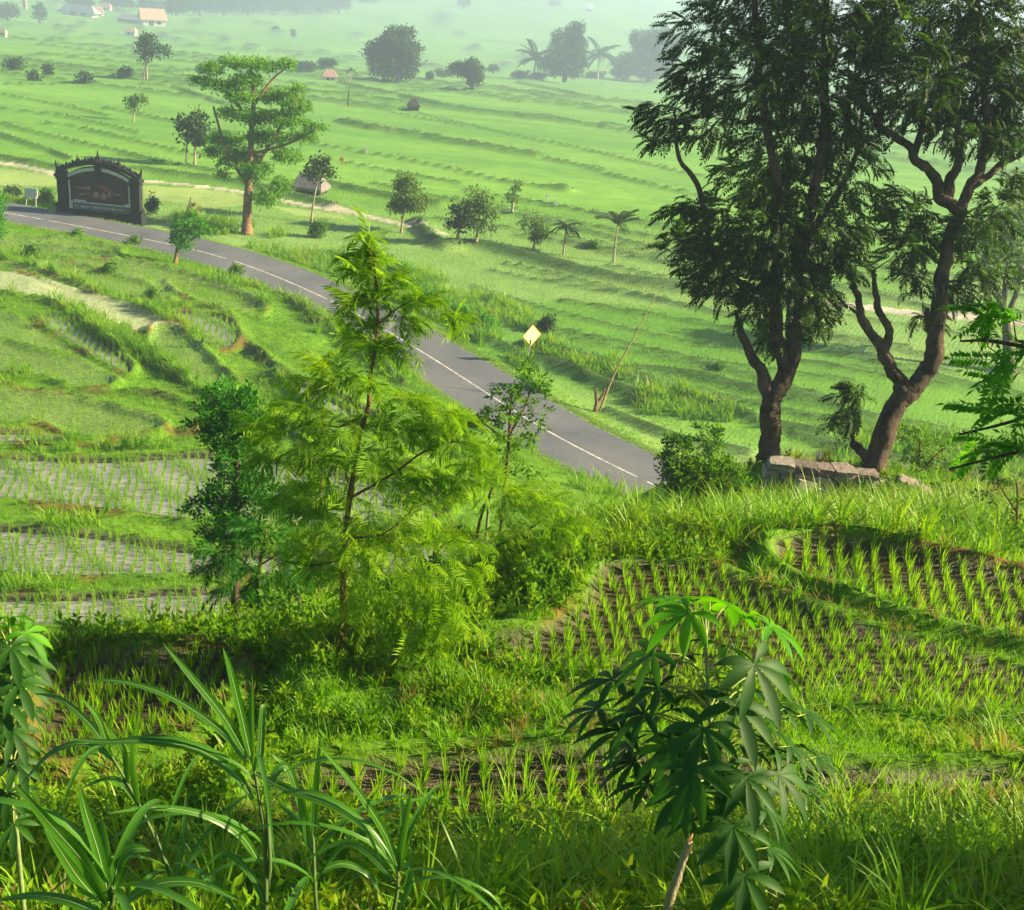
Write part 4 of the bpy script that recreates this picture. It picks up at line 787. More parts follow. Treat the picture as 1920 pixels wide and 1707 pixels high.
plant('bush', 'wide leafy bush hiding the bend of the road', 'bush', b_, 24.5, [([(1320, 985), (1320, 930), (1325, 880)], 4, 2), ([(1320, 950), (1280, 900), (1270, 860)], 3, 1), ([(1320, 950), (1365, 900), (1370, 870)], 3, 1)],
 [(1275, 870, 36, 40), (1320, 900, 50, 40), (1365, 900, 40, 30), (1300, 930, 50, 24), (1350, 870, 30, 22), (1330, 825, 22, 24), (1310, 800, 8, 10), (1270, 830, 22, 18), (1390, 925, 22, 16), (1290, 900, 50, 36), (1340, 930, 50, 24)], M['bushy'], M['stem'], TS, .30, 9., up=.1, depth=.8)
b_ = drop(1720, 900, t_ := 28.5)
plant('bush', 'dense bush of small round leaves at the foot of the crooked tree', 'bush', b_, 28.5, [([(1720, 905), (1722, 870), (1725, 830)], 4, 2), ([(1720, 890), (1760, 850), (1775, 840)], 3, 1)], [(1715, 830, 36, 34), (1745, 855, 40, 34), (1700, 880, 30, 24), (1765, 885, 40, 26), (1730, 895, 40, 20), (1700, 800, 18, 16)], M['bushy'], M['stem'], TS, .28, 3.4, up=.1, depth=.8)
b_ = drop(1895, 1010, 19)
plant('thin_sapling', 'thin sapling with orange young leaves at the right edge', 'sapling', b_, 19, [([(1898, 1050), (1905, 990), (1908, 930), (1905, 900)], 3, 1.5), ([(1905, 960), (1880, 920), (1870, 905)], 2, 1)], [(1905, 905, 18, 14), (1880, 915, 22, 12), (1915, 940, 16, 20), (1860, 930, 24, 10), (1895, 970, 18, 10)], M['pale_tree'], M['stem'], TS, .26, 2.6)
for x, y, t_, lab, cl in ((560, 1165, 14.6, 'leafy undergrowth bush left of the orange lit stem', [(540, 1130, 50, 26), (580, 1160, 46, 24), (520, 1170, 36, 20)]), (770, 1195, 13.9, 'low bush right of the orange lit stem', [(745, 1180, 46, 22), (800, 1190, 46, 20), (700, 1205, 36, 16)]), (850, 1130, 15.6, 'lime bush behind the two feathery saplings', [(830, 1080, 50, 34), (870, 1120, 50, 30), (800, 1120, 40, 26)]), (1030, 1140, 14.6, 'lime bush at the back corner of the near rice paddy', [(1020, 1080, 46, 34), (1050, 1120, 36, 30), (990, 1150, 46, 24)]), (690, 1090, 17.5, 'bright bush far behind the slender stem', [(660, 1020, 60, 40), (720, 1060, 60, 34), (620, 1060, 50, 30), (760, 990, 50, 34)]), (820, 960, 21., 'bushy growth at the top of the slope above the water', [(800, 880, 50, 30), (840, 920, 50, 30), (760, 850, 40, 26)]), (600, 960, 23., 'dense leafy growth between the upright tree and the slender stem', [(560, 900, 40, 36), (600, 850, 44, 34), (540, 960, 36, 30), (610, 940, 40, 30)])):
    b_ = drop(x, y, t_); plant('bush', lab, 'bush', b_, t_, [([(x, y+20), (x, y-20), (x+4, y-50)], 3, 1)], cl, M['bushy'] if y > 1100 else M['feather'], M['stem'], TS if y > 1100 else TFs, .24 if y > 1100 else .5, 3.6, up=.1, depth=.8)
# ------------------------------------------------------------------ road side and mid valley
b_, t_ = ghit(463, 441)
plant('layered_tree', 'roadside tree with layered foliage and an orange lit trunk near the sign wall', 'tree', b_, t_, [([(463, 441), (464, 390), (467, 340), (470, 300), (472, 240), (476, 180), (470, 130)], 9, 3), ([(466, 350), (440, 310), (420, 270), (400, 200)], 4, 2), ([(468, 330), (500, 280), (530, 230), (560, 180)], 4, 2), ([(470, 290), (540, 270), (590, 245)], 3, 1.5), ([(472, 230), (430, 180), (390, 150)], 3, 1), ([(474, 200), (510, 150), (540, 125)], 3, 1), ([(464, 380), (485, 365), (505, 355)], 3, 1)],
 [(375, 150, 24, 7), (395, 128, 28, 9), (440, 118, 32, 10), (490, 122, 34, 11), (540, 120, 22, 9), (410, 160, 36, 9), (465, 150, 34, 12), (450, 180, 38, 12), (520, 180, 42, 14), (560, 168, 18, 9), (560, 198, 28, 14), (430, 213, 28, 10), (480, 220, 42, 14), (540, 224, 42, 15), (592, 240, 26, 8), (570, 258, 32, 11), (500, 258, 46, 15), (420, 262, 42, 14), (450, 290, 46, 13), (540, 293, 32, 13), (480, 315, 36, 11), (528, 348, 24, 15), (502, 372, 32, 15), (470, 332, 26, 12), (415, 328, 14, 4), (395, 285, 18, 9), (425, 305, 22, 8)],
 M['road_tree'], M['bark_warm'], TCL, .55, 4.6, up=.02, pull=1., depth=1.5, shell=.05, limb_r=.14, roll=.5)
b_, t_ = ghit(328, 498)
plant('young_tree', 'small bright tree with a patch of orange leaves beside the road', 'tree', b_, t_, [([(328, 498), (332, 470), (340, 440), (350, 415)], 4, 1.5), ([(335, 465), (375, 440), (395, 430)], 2.5, 1)], [(340, 430, 22, 18), (370, 430, 24, 18), (345, 460, 20, 16), (390, 435, 16, 12), (360, 405, 16, 10), (325, 445, 12, 14)], M['bright'], M['bark_warm'], TCL, .42, 4., shell=.1)
b_, t_ = ghit(356, 420)
lf = MB(); r_ = empty('tall_weed', tuple(b_), 'orange flowered stem with a bare stick behind the small bright roadside tree', 'plant'); w_ = MB(); w_.tube([b_, at(350, 400, t_), at(358, 370, t_)], [.10, .08, .03], 5); w_.build('stem', M['bark_pale'], r_)
P, d = cloud(at(363, 392, t_), .45, .4, .4, 60); put(lf, TL, P, d+[0, 0, .3], rs.uniform(.2, .35, 60)); lf.build('flower', leafmat('orange_petal', [(.30, .10, .01), (.5, .2, .01), (.4, .3, .02)], .4), r_)
b_, t_ = ghit(-6, 455)
plant('bush', 'rounded bright bush cut by the edge opposite the sign wall', 'bush', b_, t_, [([(-6, 455), (-6, 420), (-4, 390)], 4, 2)], [(-4, 380, 16, 18), (-8, 410, 20, 18), (-2, 435, 14, 14)], M['bright'], M['stem'], TCL, .40, 4.)
def simple(name, label, cat, base, h, clumps, leaf, bark, size=.9, dens=4., r=4, tmpl=None, group=None, trunk=None, **kw):
    b, t = ghit(*base); x, y = base; clumps = clumps+[(c_[0]+rs.choice([-1, 1])*c_[2]*rs.uniform(.6, 1.), c_[1]+c_[3]*rs.uniform(-.9, .5), c_[2]*rs.uniform(.25, .5), c_[3]*rs.uniform(.25, .5)) for c_ in clumps]
    return plant(name, label, cat, b, t, trunk or [([(x, y), (x+1+h*.03, y-h*.4), (x+h*.08, y-h*.8)], r*.65, r*.25)], clumps, leaf, bark, tmpl or TCL, size, dens, group, limb_r=.10, **kw)
simple('round_tree', 'lone round tree on a pale slanting trunk above the verge hedge', 'tree', (752, 440), 80, [(765, 355, 30, 18), (765, 380, 36, 20), (745, 385, 24, 16), (785, 385, 18, 16), (762, 342, 18, 10)], M['pale_tree'], M['bark_pale'], .75, 4.5)
simple('loose_tree', 'loose olive tree with branching pale stems in the valley field', 'tree', (893, 454), 80, [(905, 375, 26, 18), (880, 395, 26, 18), (920, 400, 22, 16), (900, 425, 30, 16), (870, 415, 20, 14)], M['pale_tree'], M['bark_pale'], .7, 2.6, shell=.05)
simple('loose_tree', 'greyish airy tree just left of the loose olive tree', 'tree', (858, 447), 60, [(855, 395, 22, 16), (845, 420, 18, 16), (868, 425, 18, 12)], M['far_tree'], M['bark_pale'], .7, 2., shell=.05)
simple('young_tree', 'slim young tree between the loose olive tree and the dark palm', 'tree', (1000, 470), 55, [(1005, 425, 20, 15), (1015, 440, 16, 12), (1000, 448, 14, 10), (985, 420, 12, 9)], M['pale_tree'], M['bark_pale'], .6, 3.)
simple('hazy_tree', 'small wispy tree above the loose olive tree', 'tree', (960, 398), 45, [(962, 370, 12, 14), (966, 355, 8, 8)], M['pale_tree'], M['bark_pale'], .7, 1.8)
simple('poplar_tree', 'grey green tree with two bare stems left of the roadside tree', 'tree', (365, 312), 90, [(352, 235, 20, 16), (375, 240, 20, 18), (360, 258, 26, 18), (380, 222, 14, 10), (375, 265, 14, 14)], M['far_tree'], M['bark_pale'], 1.0, 3.5, trunk=[([(365, 312), (366, 280), (370, 240)], 2.5, 1), ([(349, 306), (350, 280), (352, 245)], 2, 1)])
simple('dry_tree', 'sparse yellowish tree standing alone in the left valley field', 'tree', (250, 228), 50, [(240, 190, 12, 10), (262, 190, 16, 9), (275, 188, 10, 6), (252, 200, 12, 8)], M['pale_tree'], M['bark_pale'], .8, 2.2, r=2.5)
simple('white_trunked_tree', 'tall loose tree on pale twin trunks in the far left field', 'tree', (270, 152), 85, [(275, 75, 16, 12), (288, 95, 20, 12), (270, 105, 14, 12), (312, 100, 14, 8), (262, 85, 10, 12)], M['far_tree'], M['bark_pale'], 1.5, 3.2, r=3, trunk=[([(268, 152), (272, 130), (282, 100)], 2.6, 1), ([(276, 150), (274, 125), (268, 95)], 2, 1)])
simple('round_tree', 'dark round tree above the grey hut roof', 'tree', (583, 420), 100, [(600, 308, 22, 14), (592, 325, 24, 14), (610, 325, 14, 12)], M['far_tree'], M['bark_pale'], .8, 4., r=3, trunk=[([(582, 422), (588, 380), (598, 320)], 2.2, 1.2)])
simple('banyan_tree', 'very broad grey green tree in the hazy tree line', 'tree', (745, 153), 95, [(740, 80, 34, 22), (715, 95, 26, 20), (768, 95, 24, 22), (735, 110, 40, 24), (705, 125, 20, 18), (765, 125, 26, 20), (740, 62, 26, 10), (735, 138, 36, 12)], M['far_tree'], M['bark'], 2.2, 5., r=7)
simple('round_tree', 'dense dark round tree alone in front of the hazy tree line', 'tree', (886, 167), 60, [(883, 128, 22, 18), (890, 145, 20, 16), (870, 132, 18, 14), (856, 128, 14, 12)], M['far_tree'], M['bark'], 1.6, 6., r=4)
simple('round_tree', 'tallest pale topped tree of the hazy tree line by the palms', 'tree', (1058, 153), 110, [(1080, 55, 20, 14), (1060, 75, 34, 20), (1085, 85, 20, 22), (1050, 105, 34, 22), (1085, 115, 18, 18), (1040, 128, 24, 16), (1070, 135, 26, 12)], M['far_tree'], M['bark'], 2.2, 4.6, r=6)
simple('round_tree', 'broad dark hazy tree half hidden behind the tall dark tree', 'tree', (1215, 155), 100, [(1200, 75, 24, 18), (1230, 70, 24, 18), (1215, 100, 34, 22), (1175, 120, 28, 20), (1215, 130, 40, 20), (1165, 138, 18, 14), (1250, 100, 30, 40)], M['far_tree'], M['bark'], 2.2, 4.6, r=6)
for i, (x, y, rx, ry, lab) in enumerate([(805, 142, 10, 8, 'small round shrub just right of the banyan in the tree line'), (835, 138, 20, 9, 'low grey shrub left of the dense dark round tree'), (925, 128, 14, 10, 'faint thin tree right of the dense dark round tree'), (975, 140, 18, 10, 'dark bush under the left palm of the tree line'), (1010, 143, 20, 9, 'wide dark bush between the left palm and the tallest hazy tree'), (1115, 140, 22, 9, 'dark low bush under the right palm of the tree line'), (575, 125, 26, 12, 'blue grey bush behind the small red roofed hut'), (615, 118, 22, 12, 'dark blue thicket touching the small red roofed hut'), (25, 120, 16, 14, 'blue grey bush alone at the far left field edge'), (62, 145, 10, 8, 'small bush right of the far left blue grey bush'), (160, 148, 14, 10, 'pinkish dry bush in the far left field'), (550, 62, 6, 10, 'tiny faint tree far beyond the roadside tree'), (517, 53, 8, 5, 'tiny dark shrub left of the faint far tree'), (90, 132, 6, 10, 'thin reddish bush in the far left field'), (235, 140, 16, 8, 'low bushes left of the pale twin trunks'), (1060, 80, 9, 8, None), (385, 128, 18, 12, 'hazy bush behind the left side of the roadside tree'), (1022, 608, 18, 22, 'dark spindly bush behind the yellow diamond sign'), (1285, 745, 10, 16, 'small spindly shrub in the paddy behind the bush'), (1350, 690, 10, 12, 'faint small shrub among the rice right of the leaning pole'), (1110, 460, 18, 12, 'small pale shrub between the two mid field palms'), (285, 385, 12, 22, 'dark shrub at the right end of the sign wall'), (85, 370, 16, 20, 'yellow green shrub at the left end of the sign wall'), (25, 362, 18, 14, 'dark green shrubs left of the white notice board'), (440, 510, 12, 10, 'small pruned bush on the near road edge'), (205, 505, 10, 12, 'little lime shrub on the upper left terrace'), (60, 470, 16, 14, 'leafy lime shrub on the top left terrace'), (285, 550, 10, 14, 'pale lime shrub beside the pale flooded terrace'), (595, 430, 20, 22, 'reddish tipped shrub on the road verge near the roadside tree'), (145, 440, 9, 8, 'tiny lime bush on the near road edge opposite the sign wall'), (250, 455, 16, 9, 'low weedy bush at the near road edge')]):
    if lab is None: continue
    farq = y < 170; mt = M['far_tree'] if farq or i in (17, 21, 23) else M['bushy']; sz = 1.4 if farq else .5 if y < 560 else .4
    simple('bush', lab, 'bush', (x, y+ry*.9), ry*2, [(x, y, rx*.8, ry*.7), (x-rx*.4, y+ry*.2, rx*.55, ry*.6), (x+rx*.4, y+ry*.1, rx*.5, ry*.6)], mt, M['stem'], sz, 4., r=1.5)
for i in range(6):                            # bright shrubs of the verge hedge
    x, y = [(770, 560), (815, 585), (860, 605), (905, 622), (745, 520), (700, 500)][i]
    simple('shrub', ['lime shrub at the hedge middle on the road verge', 'lime verge shrub second from the hedge middle toward the sign', 'lime verge shrub third from the hedge middle toward the sign', 'lime verge shrub closest to the yellow diamond sign', 'lime verge shrub at the upper end of the hedge', 'lime verge shrub farthest up beside the road bend'][i], 'shrub', (x, y), 40, [(x, y-16, 26, 15), (x-18, y-8, 18, 12), (x+18, y-10, 18, 12)], M['bright'], M['stem'], .5, 4., 2, group='lime shrubs of the verge hedge')
simple('bush', 'lime leafy bush on the verge at the foot of the diamond sign', 'bush', (1000, 740), 30, [(1000, 722, 20, 10), (985, 712, 14, 8), (1022, 728, 18, 9)], M['bright'], M['stem'], .45, 4.)
def palm(label, base, h, fr, el0=-.1, nf=15, r=2.2, dark=True):
    b, t = ghit(*base); u = t/F; r_ = empty('palm_tree', tuple(b), label, 'palm'); w_ = MB(); x, y = base
    P = spline(np.array([b, at(x+h*.05, y-h*.5, t), at(x+h*.12, y-h, t)]), 10); w_.tube(P, np.linspace(r, r*.5, 10)*u, 7); w_.build('trunk', M['bark_pale'], r_, True)
    lf = MB(); a = np.linspace(0, 6.28, nf, endpoint=False)+rs.uniform(-.2, .2, nf); el = rs.uniform(el0, 1.25, nf); D = np.stack([np.cos(a)*np.cos(el), np.sin(a)*np.cos(el), np.sin(el)], 1)
    put(lf, TPALM, np.repeat(P[-1:], nf, 0), D, fr*u*rs.uniform(.85, 1.1, nf), .1); lf.build('crown', M['far_tree'], r_); return r_
palm('upright palm with few dark fronds on a pale trunk in the mid valley', (1150, 494), 72, 46, .55, nf=13, r=2.4); palm('short dark bushy palm left of the upright palm', (1056, 480), 54, 30, .0, nf=20, r=2.2)
palm('left hazy coconut palm of the far tree line', (1000, 152), 42, 40, nf=20, r=2.2); palm('right hazy coconut palm of the far tree line', (1120, 150), 46, 40, nf=20, r=2.2); palm('tiny dark palm right of the small red roofed hut', (655, 155), 22, 12, nf=12, r=1.5)
# far tree line along the top of the valley
tl = [(15, 20, 26, 18), (75, 22, 14, 20), (330, 8, 30, 20), (375, 6, 30, 22), (420, 6, 30, 22), (465, 6, 32, 22), (510, 5, 32, 22), (555, 5, 30, 22), (600, 4, 30, 22), (635, 2, 24, 22), (150, 3, 30, 14), (220, 3, 36, 14), (280, 6, 26, 14), (690, -2, 22, 8), (870, 4, 14, 12), (1040, 6, 14, 6)]
words = ['first', 'second', 'third', 'fourth', 'fifth', 'sixth', 'seventh', 'eighth', 'ninth', 'tenth', 'eleventh', 'twelfth', 'thirteenth', 'fourteenth', 'fifteenth', 'sixteenth']
order = sorted(range(len(tl)), key=lambda i: tl[i][0])
for i, (x, y, rx, ry) in enumerate(tl):
    b, t = ghit(x, y+ry*1.1); u = t/F; k = order.index(i)
    r_ = plant('far_tree', f'blue hazy tree at the far valley edge, {words[k]} counting from the left', 'tree', b, t, [([(x, y+ry*1.1), (x, y+ry*.4), (x+1, y)], 1.6, .8)], [(x, y, rx*.8, ry*.8), (x-rx*.45, y+ry*.2, rx*.6, ry*.6), (x+rx*.5, y+ry*.2, rx*.55, ry*.6)], M['far_tree'], M['bark'], TCL, 3.2, 4., 'hazy trees along the far valley edge', limbs=False)
# ------------------------------------------------------------------ built things
STONE = flatmat('dark_carved_stone', (.012, .012, .014), .8, .5, 5., .5); GREYP = flatmat('pale_moulding', (.50, .52, .50), .7, .2, 4.); BRN = flatmat('brown_painted_panel', (.035, .020, .016), .6, .35, 2.5)
RELF = flatmat('red_relief', (.20, .055, .045), .6, .35, 5.); RELP = flatmat('pink_relief', (.34, .17, .14), .6, .25, 5.); BAND = flatmat('grey_lettering_band', (.085, .10, .11), .7, .3, 3.); WHT = flatmat('white_paint', (.62, .64, .64), .6, .12, 6.)
def local(mb, root):                          # MB in the root's own frame
    return mb
b_, t_ = ghit(188, 397); b_ = np.array([hit(113, 397, 0), hit(266, 408, 0)]).mean(0); b_[2] = gz(b_[0], b_[1])-.1
gate = empty('sign_wall', tuple(b_), 'dark carved sign wall with arched top and painted panel beside the road', 'sign wall'); gate.rotation_euler = (0, 0, math.radians(-1)); gate.scale = (1, 1, 1.22)
BX, BY, BZ = parent_loc(gate)
def lb(): return MB()
def fin(mb, name, mat, par=gate, smooth=False):
    return mesh(name, np.concatenate(mb.V), [np.concatenate(mb.Q)] if mb.Q else [] if not mb.T else [np.concatenate(mb.T)], mat, par, smooth) if not (mb.Q and mb.T) else mesh(name, np.concatenate(mb.V), [np.concatenate(mb.Q), np.concatenate(mb.T)], mat, par, smooth)
def archz(x, top=3.55, side=2.75, hw=2.75): return side+(top-side)*np.cos(np.clip(np.abs(x)/hw, 0, 1)*math.pi/2)**.75
def arch_slab(x0, x1, f0, f1, y0, y1, n=24):
    mb = MB(); xs = np.linspace(x0, x1, n+1); V = []; Q = []
    for x in xs: V += [[x, y0, f0(x)], [x, y0, f1(x)], [x, y1, f1(x)], [x, y1, f0(x)]]
    for i in range(n):
        a = 4*i; c = a+4
        for k in range(4): Q.append([a+k, c+k, c+(k+1) % 4, a+(k+1) % 4])
    Q += [[0, 1, 2, 3], [4*n+3, 4*n+2, 4*n+1, 4*n]]; mb.add(V, Q); return mb
m_ = lb(); m_.box((0, .1, .28), (3.05, .42, .28)); m_.box((0, .08, .60), (2.9, .36, .06)); fin(m_, 'plinth', STONE)
for sx in (-1, 1):
    m_ = lb(); X = sx*2.92
    m_.box((X, 0, .35), (.46, .50, .36)); m_.box((X, 0, .80), (.40, .44, .10)); m_.box((X, 0, 1.75), (.31, .36, .86)); m_.box((X, 0, 2.68), (.38, .42, .09)); m_.box((X, 0, 2.84), (.46, .48, .075)); m_.box((X, 0, 2.99), (.36, .40, .075)); m_.box((X+sx*.14, 0, 3.12), (.22, .26, .07)); m_.box((X+sx*.20, -.1, .95), (.32, .36, .08)); p = fin(m_, 'pillar', STONE)
    f_ = lb(); f_.tube([(X+sx*.20, 0, 3.15), (X+sx*.36, 0, 3.30), (X+sx*.44, 0, 3.55), (X+sx*.40, 0, 3.74)], [.16, .13, .07, .01], 6); f_.tube([(X+sx*.02, 0, 3.12), (X+sx*.02, 0, 3.36), (X, 0, 3.46)], [.13, .09, .01], 6); fin(f_, 'corner_horn', STONE, p)
fin(arch_slab(-2.62, 2.62, lambda x: .66, lambda x: archz(x)-.02, .05, .30), 'wall', STONE)
fin(arch_slab(-2.40, 2.40, lambda x: 1.22, lambda x: archz(x)-.30, -.06, .046), 'painted_panel', BRN)
m_ = arch_slab(-3.15, 3.15, lambda x: archz(x, 3.66, 2.84, 3.15), lambda x: archz(x, 3.66, 2.84, 3.15)+.26+.05*math.cos(x*9), -.32, .46, 40); coping = fin(m_, 'arched_coping', STONE)
m_ = lb()
for i in range(23):                           # carved crest along the coping
    x = -2.75+5.5*i/22; z = archz(x, 3.66, 2.84, 3.15)+.24; h = .16+.10*(i % 2); m_.tube([(x, 0, z-.05), (x, 0, z+h*.6), (x+.03*(1 if x > 0 else -1), 0, z+h)], [.12, .10, .01], 5)
fin(m_, 'carved_crest', STONE, coping)
for x, h, w in ((0, .80, .26), (-1.62, .62, .18), (1.62, .62, .18)):
    z = archz(x, 3.66, 2.84, 3.15)+.15; m_ = lb(); m_.tube([(x, 0, z), (x, 0, z+.18), (x, 0, z+.24), (x, 0, z+.45*h), (x, 0, z+.5*h), (x, 0, z+h)], [w*1.5, w*1.3, w*.7, w*.9, w*.4, .015], 8); fin(m_, 'finial', STONE, coping)
m_ = lb(); m_.box((0, -.2, 3.42), (.20, .14, .34)); m_.box((0, -.24, 3.15), (.13, .12, .12)); fin(m_, 'keystone', STONE)
for a, c in ((-2.45, -.26), (.26, 2.45)): fin(arch_slab(a, c, lambda x: archz(x)-.28, lambda x: archz(x)-.06, -.13, -.062, 16), 'pale_arch_moulding', GREYP)
for sx in (-1, 1): m_ = lb(); m_.box((sx*2.36, -.10, 1.88), (.05, .05, .66)); fin(m_, 'pale_side_moulding', GREYP)
m_ = lb(); m_.box((0, -.09, .93), (2.46, .05, .24)); band = fin(m_, 'lettering_band', BAND)
m_ = lb(); x = -1.95                         # weathered lettering, worn past reading
while x < 1.75:
    w = rs.uniform(.03, .07); h = rs.uniform(.05, .085)
    if rs.rand() < .86:
        m_.box((x, -.150, .93), (.014, .012, h))
        if rs.rand() < .6: m_.box((x+w, -.150, .93+rs.choice([-.05, 0., .05])), (w*.8, .011, .013))
        if rs.rand() < .5: m_.box((x+2*w, -.150, .93), (.013, .0115, h))
    x += 2*w+rs.uniform(.06, .11)
fin(m_, 'worn_lettering', WHT, band)
m_ = lb(); m_.box((0, -.11, 1.19), (2.42, .06, .03)); m_.box((-2.30, -.12, .97), (.13, .06, .22)); m_.box((2.2, -.12, 1.28), (.22, .06, .05)); m_.box((-1.6, -.12, 1.30), (.5, .05, .04)); fin(m_, 'pale_base_moulding', GREYP)
def blob(mb, c, r, n=10, e=(1, .25, .8)):
    a = np.linspace(0, 6.283, n, endpoint=False); V = [[c[0]+r*e[0]*math.cos(k), c[1], c[2]+r*e[2]*math.sin(k)] for k in a]+[[c[0]+.6*r*e[0]*math.cos(k), c[1]-r*e[1], c[2]+.6*r*e[2]*math.sin(k)] for k in a]+[[c[0], c[1]-r*e[1]*1.15, c[2]]]
    mb.add(V, [[i, (i+1) % n, n+(i+1) % n, n+i] for i in range(n)], [[n+i, n+(i+1) % n, 2*n] for i in range(n)])
m_ = lb()
for c, r in (((.15, -.06, 1.62), .24), ((-.5, -.06, 1.66), .20), ((-.95, -.06, 1.80), .18), ((.72, -.06, 1.72), .2), ((.55, -.06, 2.16), .26), ((.2, -.06, 2.30), .2), ((.95, -.06, 2.0), .16), ((-1.3, -.06, 2.05), .15)): blob(m_, c, r, 9, (1.25, .2, .62))
fin(m_, 'flower_relief', RELF)
m_ = lb()
for c, r in (((-.28, -.07, 1.76), .22), ((.30, -.07, 1.70), .22), ((.80, -.07, 1.86), .15), ((-.9, -.07, 2.12), .12)): blob(m_, c, r, 9, (.9, .25, 1.0))
for x0, z0, x1, z1 in ((-1.9, 2.12, -.75, 2.10), (-1.6, 1.85, -1.1, 1.55), (1.1, 1.92, 1.7, 1.85)): m_.box(((x0+x1)/2, -.075, (z0+z1)/2), (abs(x1-x0)/2, .02, .035))
fin(m_, 'petal_relief', RELP)
# small white notice board
b_, t_ = ghit(58, 388); u = t_/F; r_ = empty('notice_board', tuple(b_), 'small plain white board on two short posts left of the sign wall', 'board'); m_ = MB(); c = at(58, 362, t_); m_.box(c, (12*u, .03, 9*u)); m_.build('panel', WHT, r_)
for sx in (-1, 1): m_ = MB(); m_.tube([b_+[sx*9*u, .05, -.1], c+np.array([sx*9*u, .05, 0])], .03, 6); m_.build('post', GREYP, r_)
# diamond warning sign
b_, t_ = ghit(985, 692); b_[2] = gz(b_[0], b_[1]); u = t_/F; rt = empty('road_sign', tuple(b_), 'yellow diamond warning sign on a thin grey pole on the grassy verge', 'road sign'); top = at(993, 618, t_); top[1] = b_[1]; top[0] = b_[0]+.16
STEEL = flatmat('galvanised_pole', (.42, .44, .36), .45, .15, 8.); YEL = flatmat('faded_yellow_plate', (.82, .72, .40), .4, .10, 3., col2=(.90, .82, .58)); YE2 = flatmat('yellow_plate_edge', (.70, .50, .04), .4, .1, 3.)
m_ = MB(); m_.tube([b_-[0, 0, .2], top-[0, 0, .25], top+np.array([0, 0, .05])], .038, 8); m_.build('pole', STEEL, rt, True)
R = np.array(Matrix.Rotation(math.radians(36), 3, 'Z')@Matrix.Rotation(math.radians(45), 3, 'Y')); h = 14.0*u*1.5/2**.5
m_ = MB(); m_.box(top+R@np.array([0, -.055, 0]), (h, .012, h), R); pl_ = m_.build('plate', YEL, rt); m_ = MB()
for s_, q in (((-1, 0)), 0), (((1, 0)), 0), (((0, -1)), 0), (((0, 1)), 0): d = np.array([s_[0]*h*.955, -.070, s_[1]*h*.955]); m_.box(top+R@d, (h*.045 if s_[0] else h, .004, h*.045 if s_[1] else h*.9), R)
m_.build('border', YE2, pl_); m_ = MB(); m_.box(top+np.array([-.02, -.075, -.42]), (.05, .035, .16)); m_.build('clamp', flatmat('dark_clamp', (.05, .05, .05), .6), rt)
# leaning bamboo pole and the forked stump it rises from
b_, t_ = ghit(1121, 778); BAM = barkmat('dry_bamboo', (.20, .15, .06), (.42, .34, .16), 12.)
r_ = empty('bamboo_pole', tuple(b_), 'long dry bamboo pole leaning out over the paddy from the verge', 'pole'); m_ = MB(); P = np.array([b_+[0, 0, -.1], at(1150, 705, t_), at(1190, 630, t_), at(1232, 548, t_)]); m_.tube(spline(P, 20), np.linspace(.075, .02, 20), 7); m_.build('cane', BAM, r_, True)
m_ = MB()
for k in range(4): i = rs.uniform(.4, .95); q = spline(P, 20)[int(i*19)]; m_.tube([q, q+np.array([rs.uniform(.1, .4), 0, rs.uniform(-.1, .3)])], [.012, .004], 4)
m_.build('twig', BAM, r_)
b2 = b_+np.array([-.22, -.05, 0]); r_ = empty('tree_stump', tuple(b2), 'short forked dead stump at the foot of the leaning bamboo pole', 'stump'); m_ = MB(); m_.tube([b2-[0, 0, .2], at(1119, 755, t_), at(1117, 730, t_)], [.14, .12, .09], 7, True, .15); m_.tube([at(1119, 758, t_), at(1131, 740, t_), at(1135, 728, t_)], [.10, .08, .05], 7, True, .15); m_.build('trunk', M['bark_warm'], r_, True)
# stone wall under the big trees
m, t, o = nodes('rough_wall_stone'); L = t.links; tc = N(t, 'ShaderNodeTexCoord'); vz_ = N(t, 'ShaderNodeTexVoronoi', i_Scale=3.6); L.new(tc.outputs['Object'], vz_.inputs['Vector']); nz = N(t, 'ShaderNodeTexNoise', i_Scale=9.0, i_Detail=8.0, i_Roughness=.7); L.new(tc.outputs['Object'], nz.inputs['Vector'])
gi = N(t, 'ShaderNodeNewGeometry'); c = ramp(t, gi.outputs['Random Per Island'], [(.0, (.13, .11, .09)), (.4, (.24, .19, .16)), (.7, (.30, .27, .22)), (1., (.40, .33, .26))]); k = ramp(t, nz.outputs[0], [(.3, (.45, .45, .42)), (.7, (1.2, 1.2, 1.2))]); mm = N(t, 'ShaderNodeMix', data_type='RGBA', blend_type='MULTIPLY'); mm.inputs[0].default_value = 1; L.new(c, mm.inputs[6]); L.new(k, mm.inputs[7])
p = N(t, 'ShaderNodeBsdfPrincipled', i_Roughness=.9); L.new(mm.outputs[2], p.inputs['Base Color']); b = N(t, 'ShaderNodeBump', i_Strength=.8, i_Distance=.05); L.new(nz.outputs[0], b.inputs['Height']); L.new(b.outputs[0], p.inputs['Normal']); L.new(p.outputs[0], o.inputs[0])
tw = ghit(1442, 862)[1]
WP = [at(x, y, tw-.55) for x, y in ((1428, 893), (1480, 899), (1560, 910), (1640, 920), (1700, 936), (1730, 956))]
c0 = WP[0].copy(); bm = bmesh.new(); PW = spline(WP, 60); LW = np.r_[0, np.cumsum(np.linalg.norm(np.diff(PW, axis=0), axis=1))]
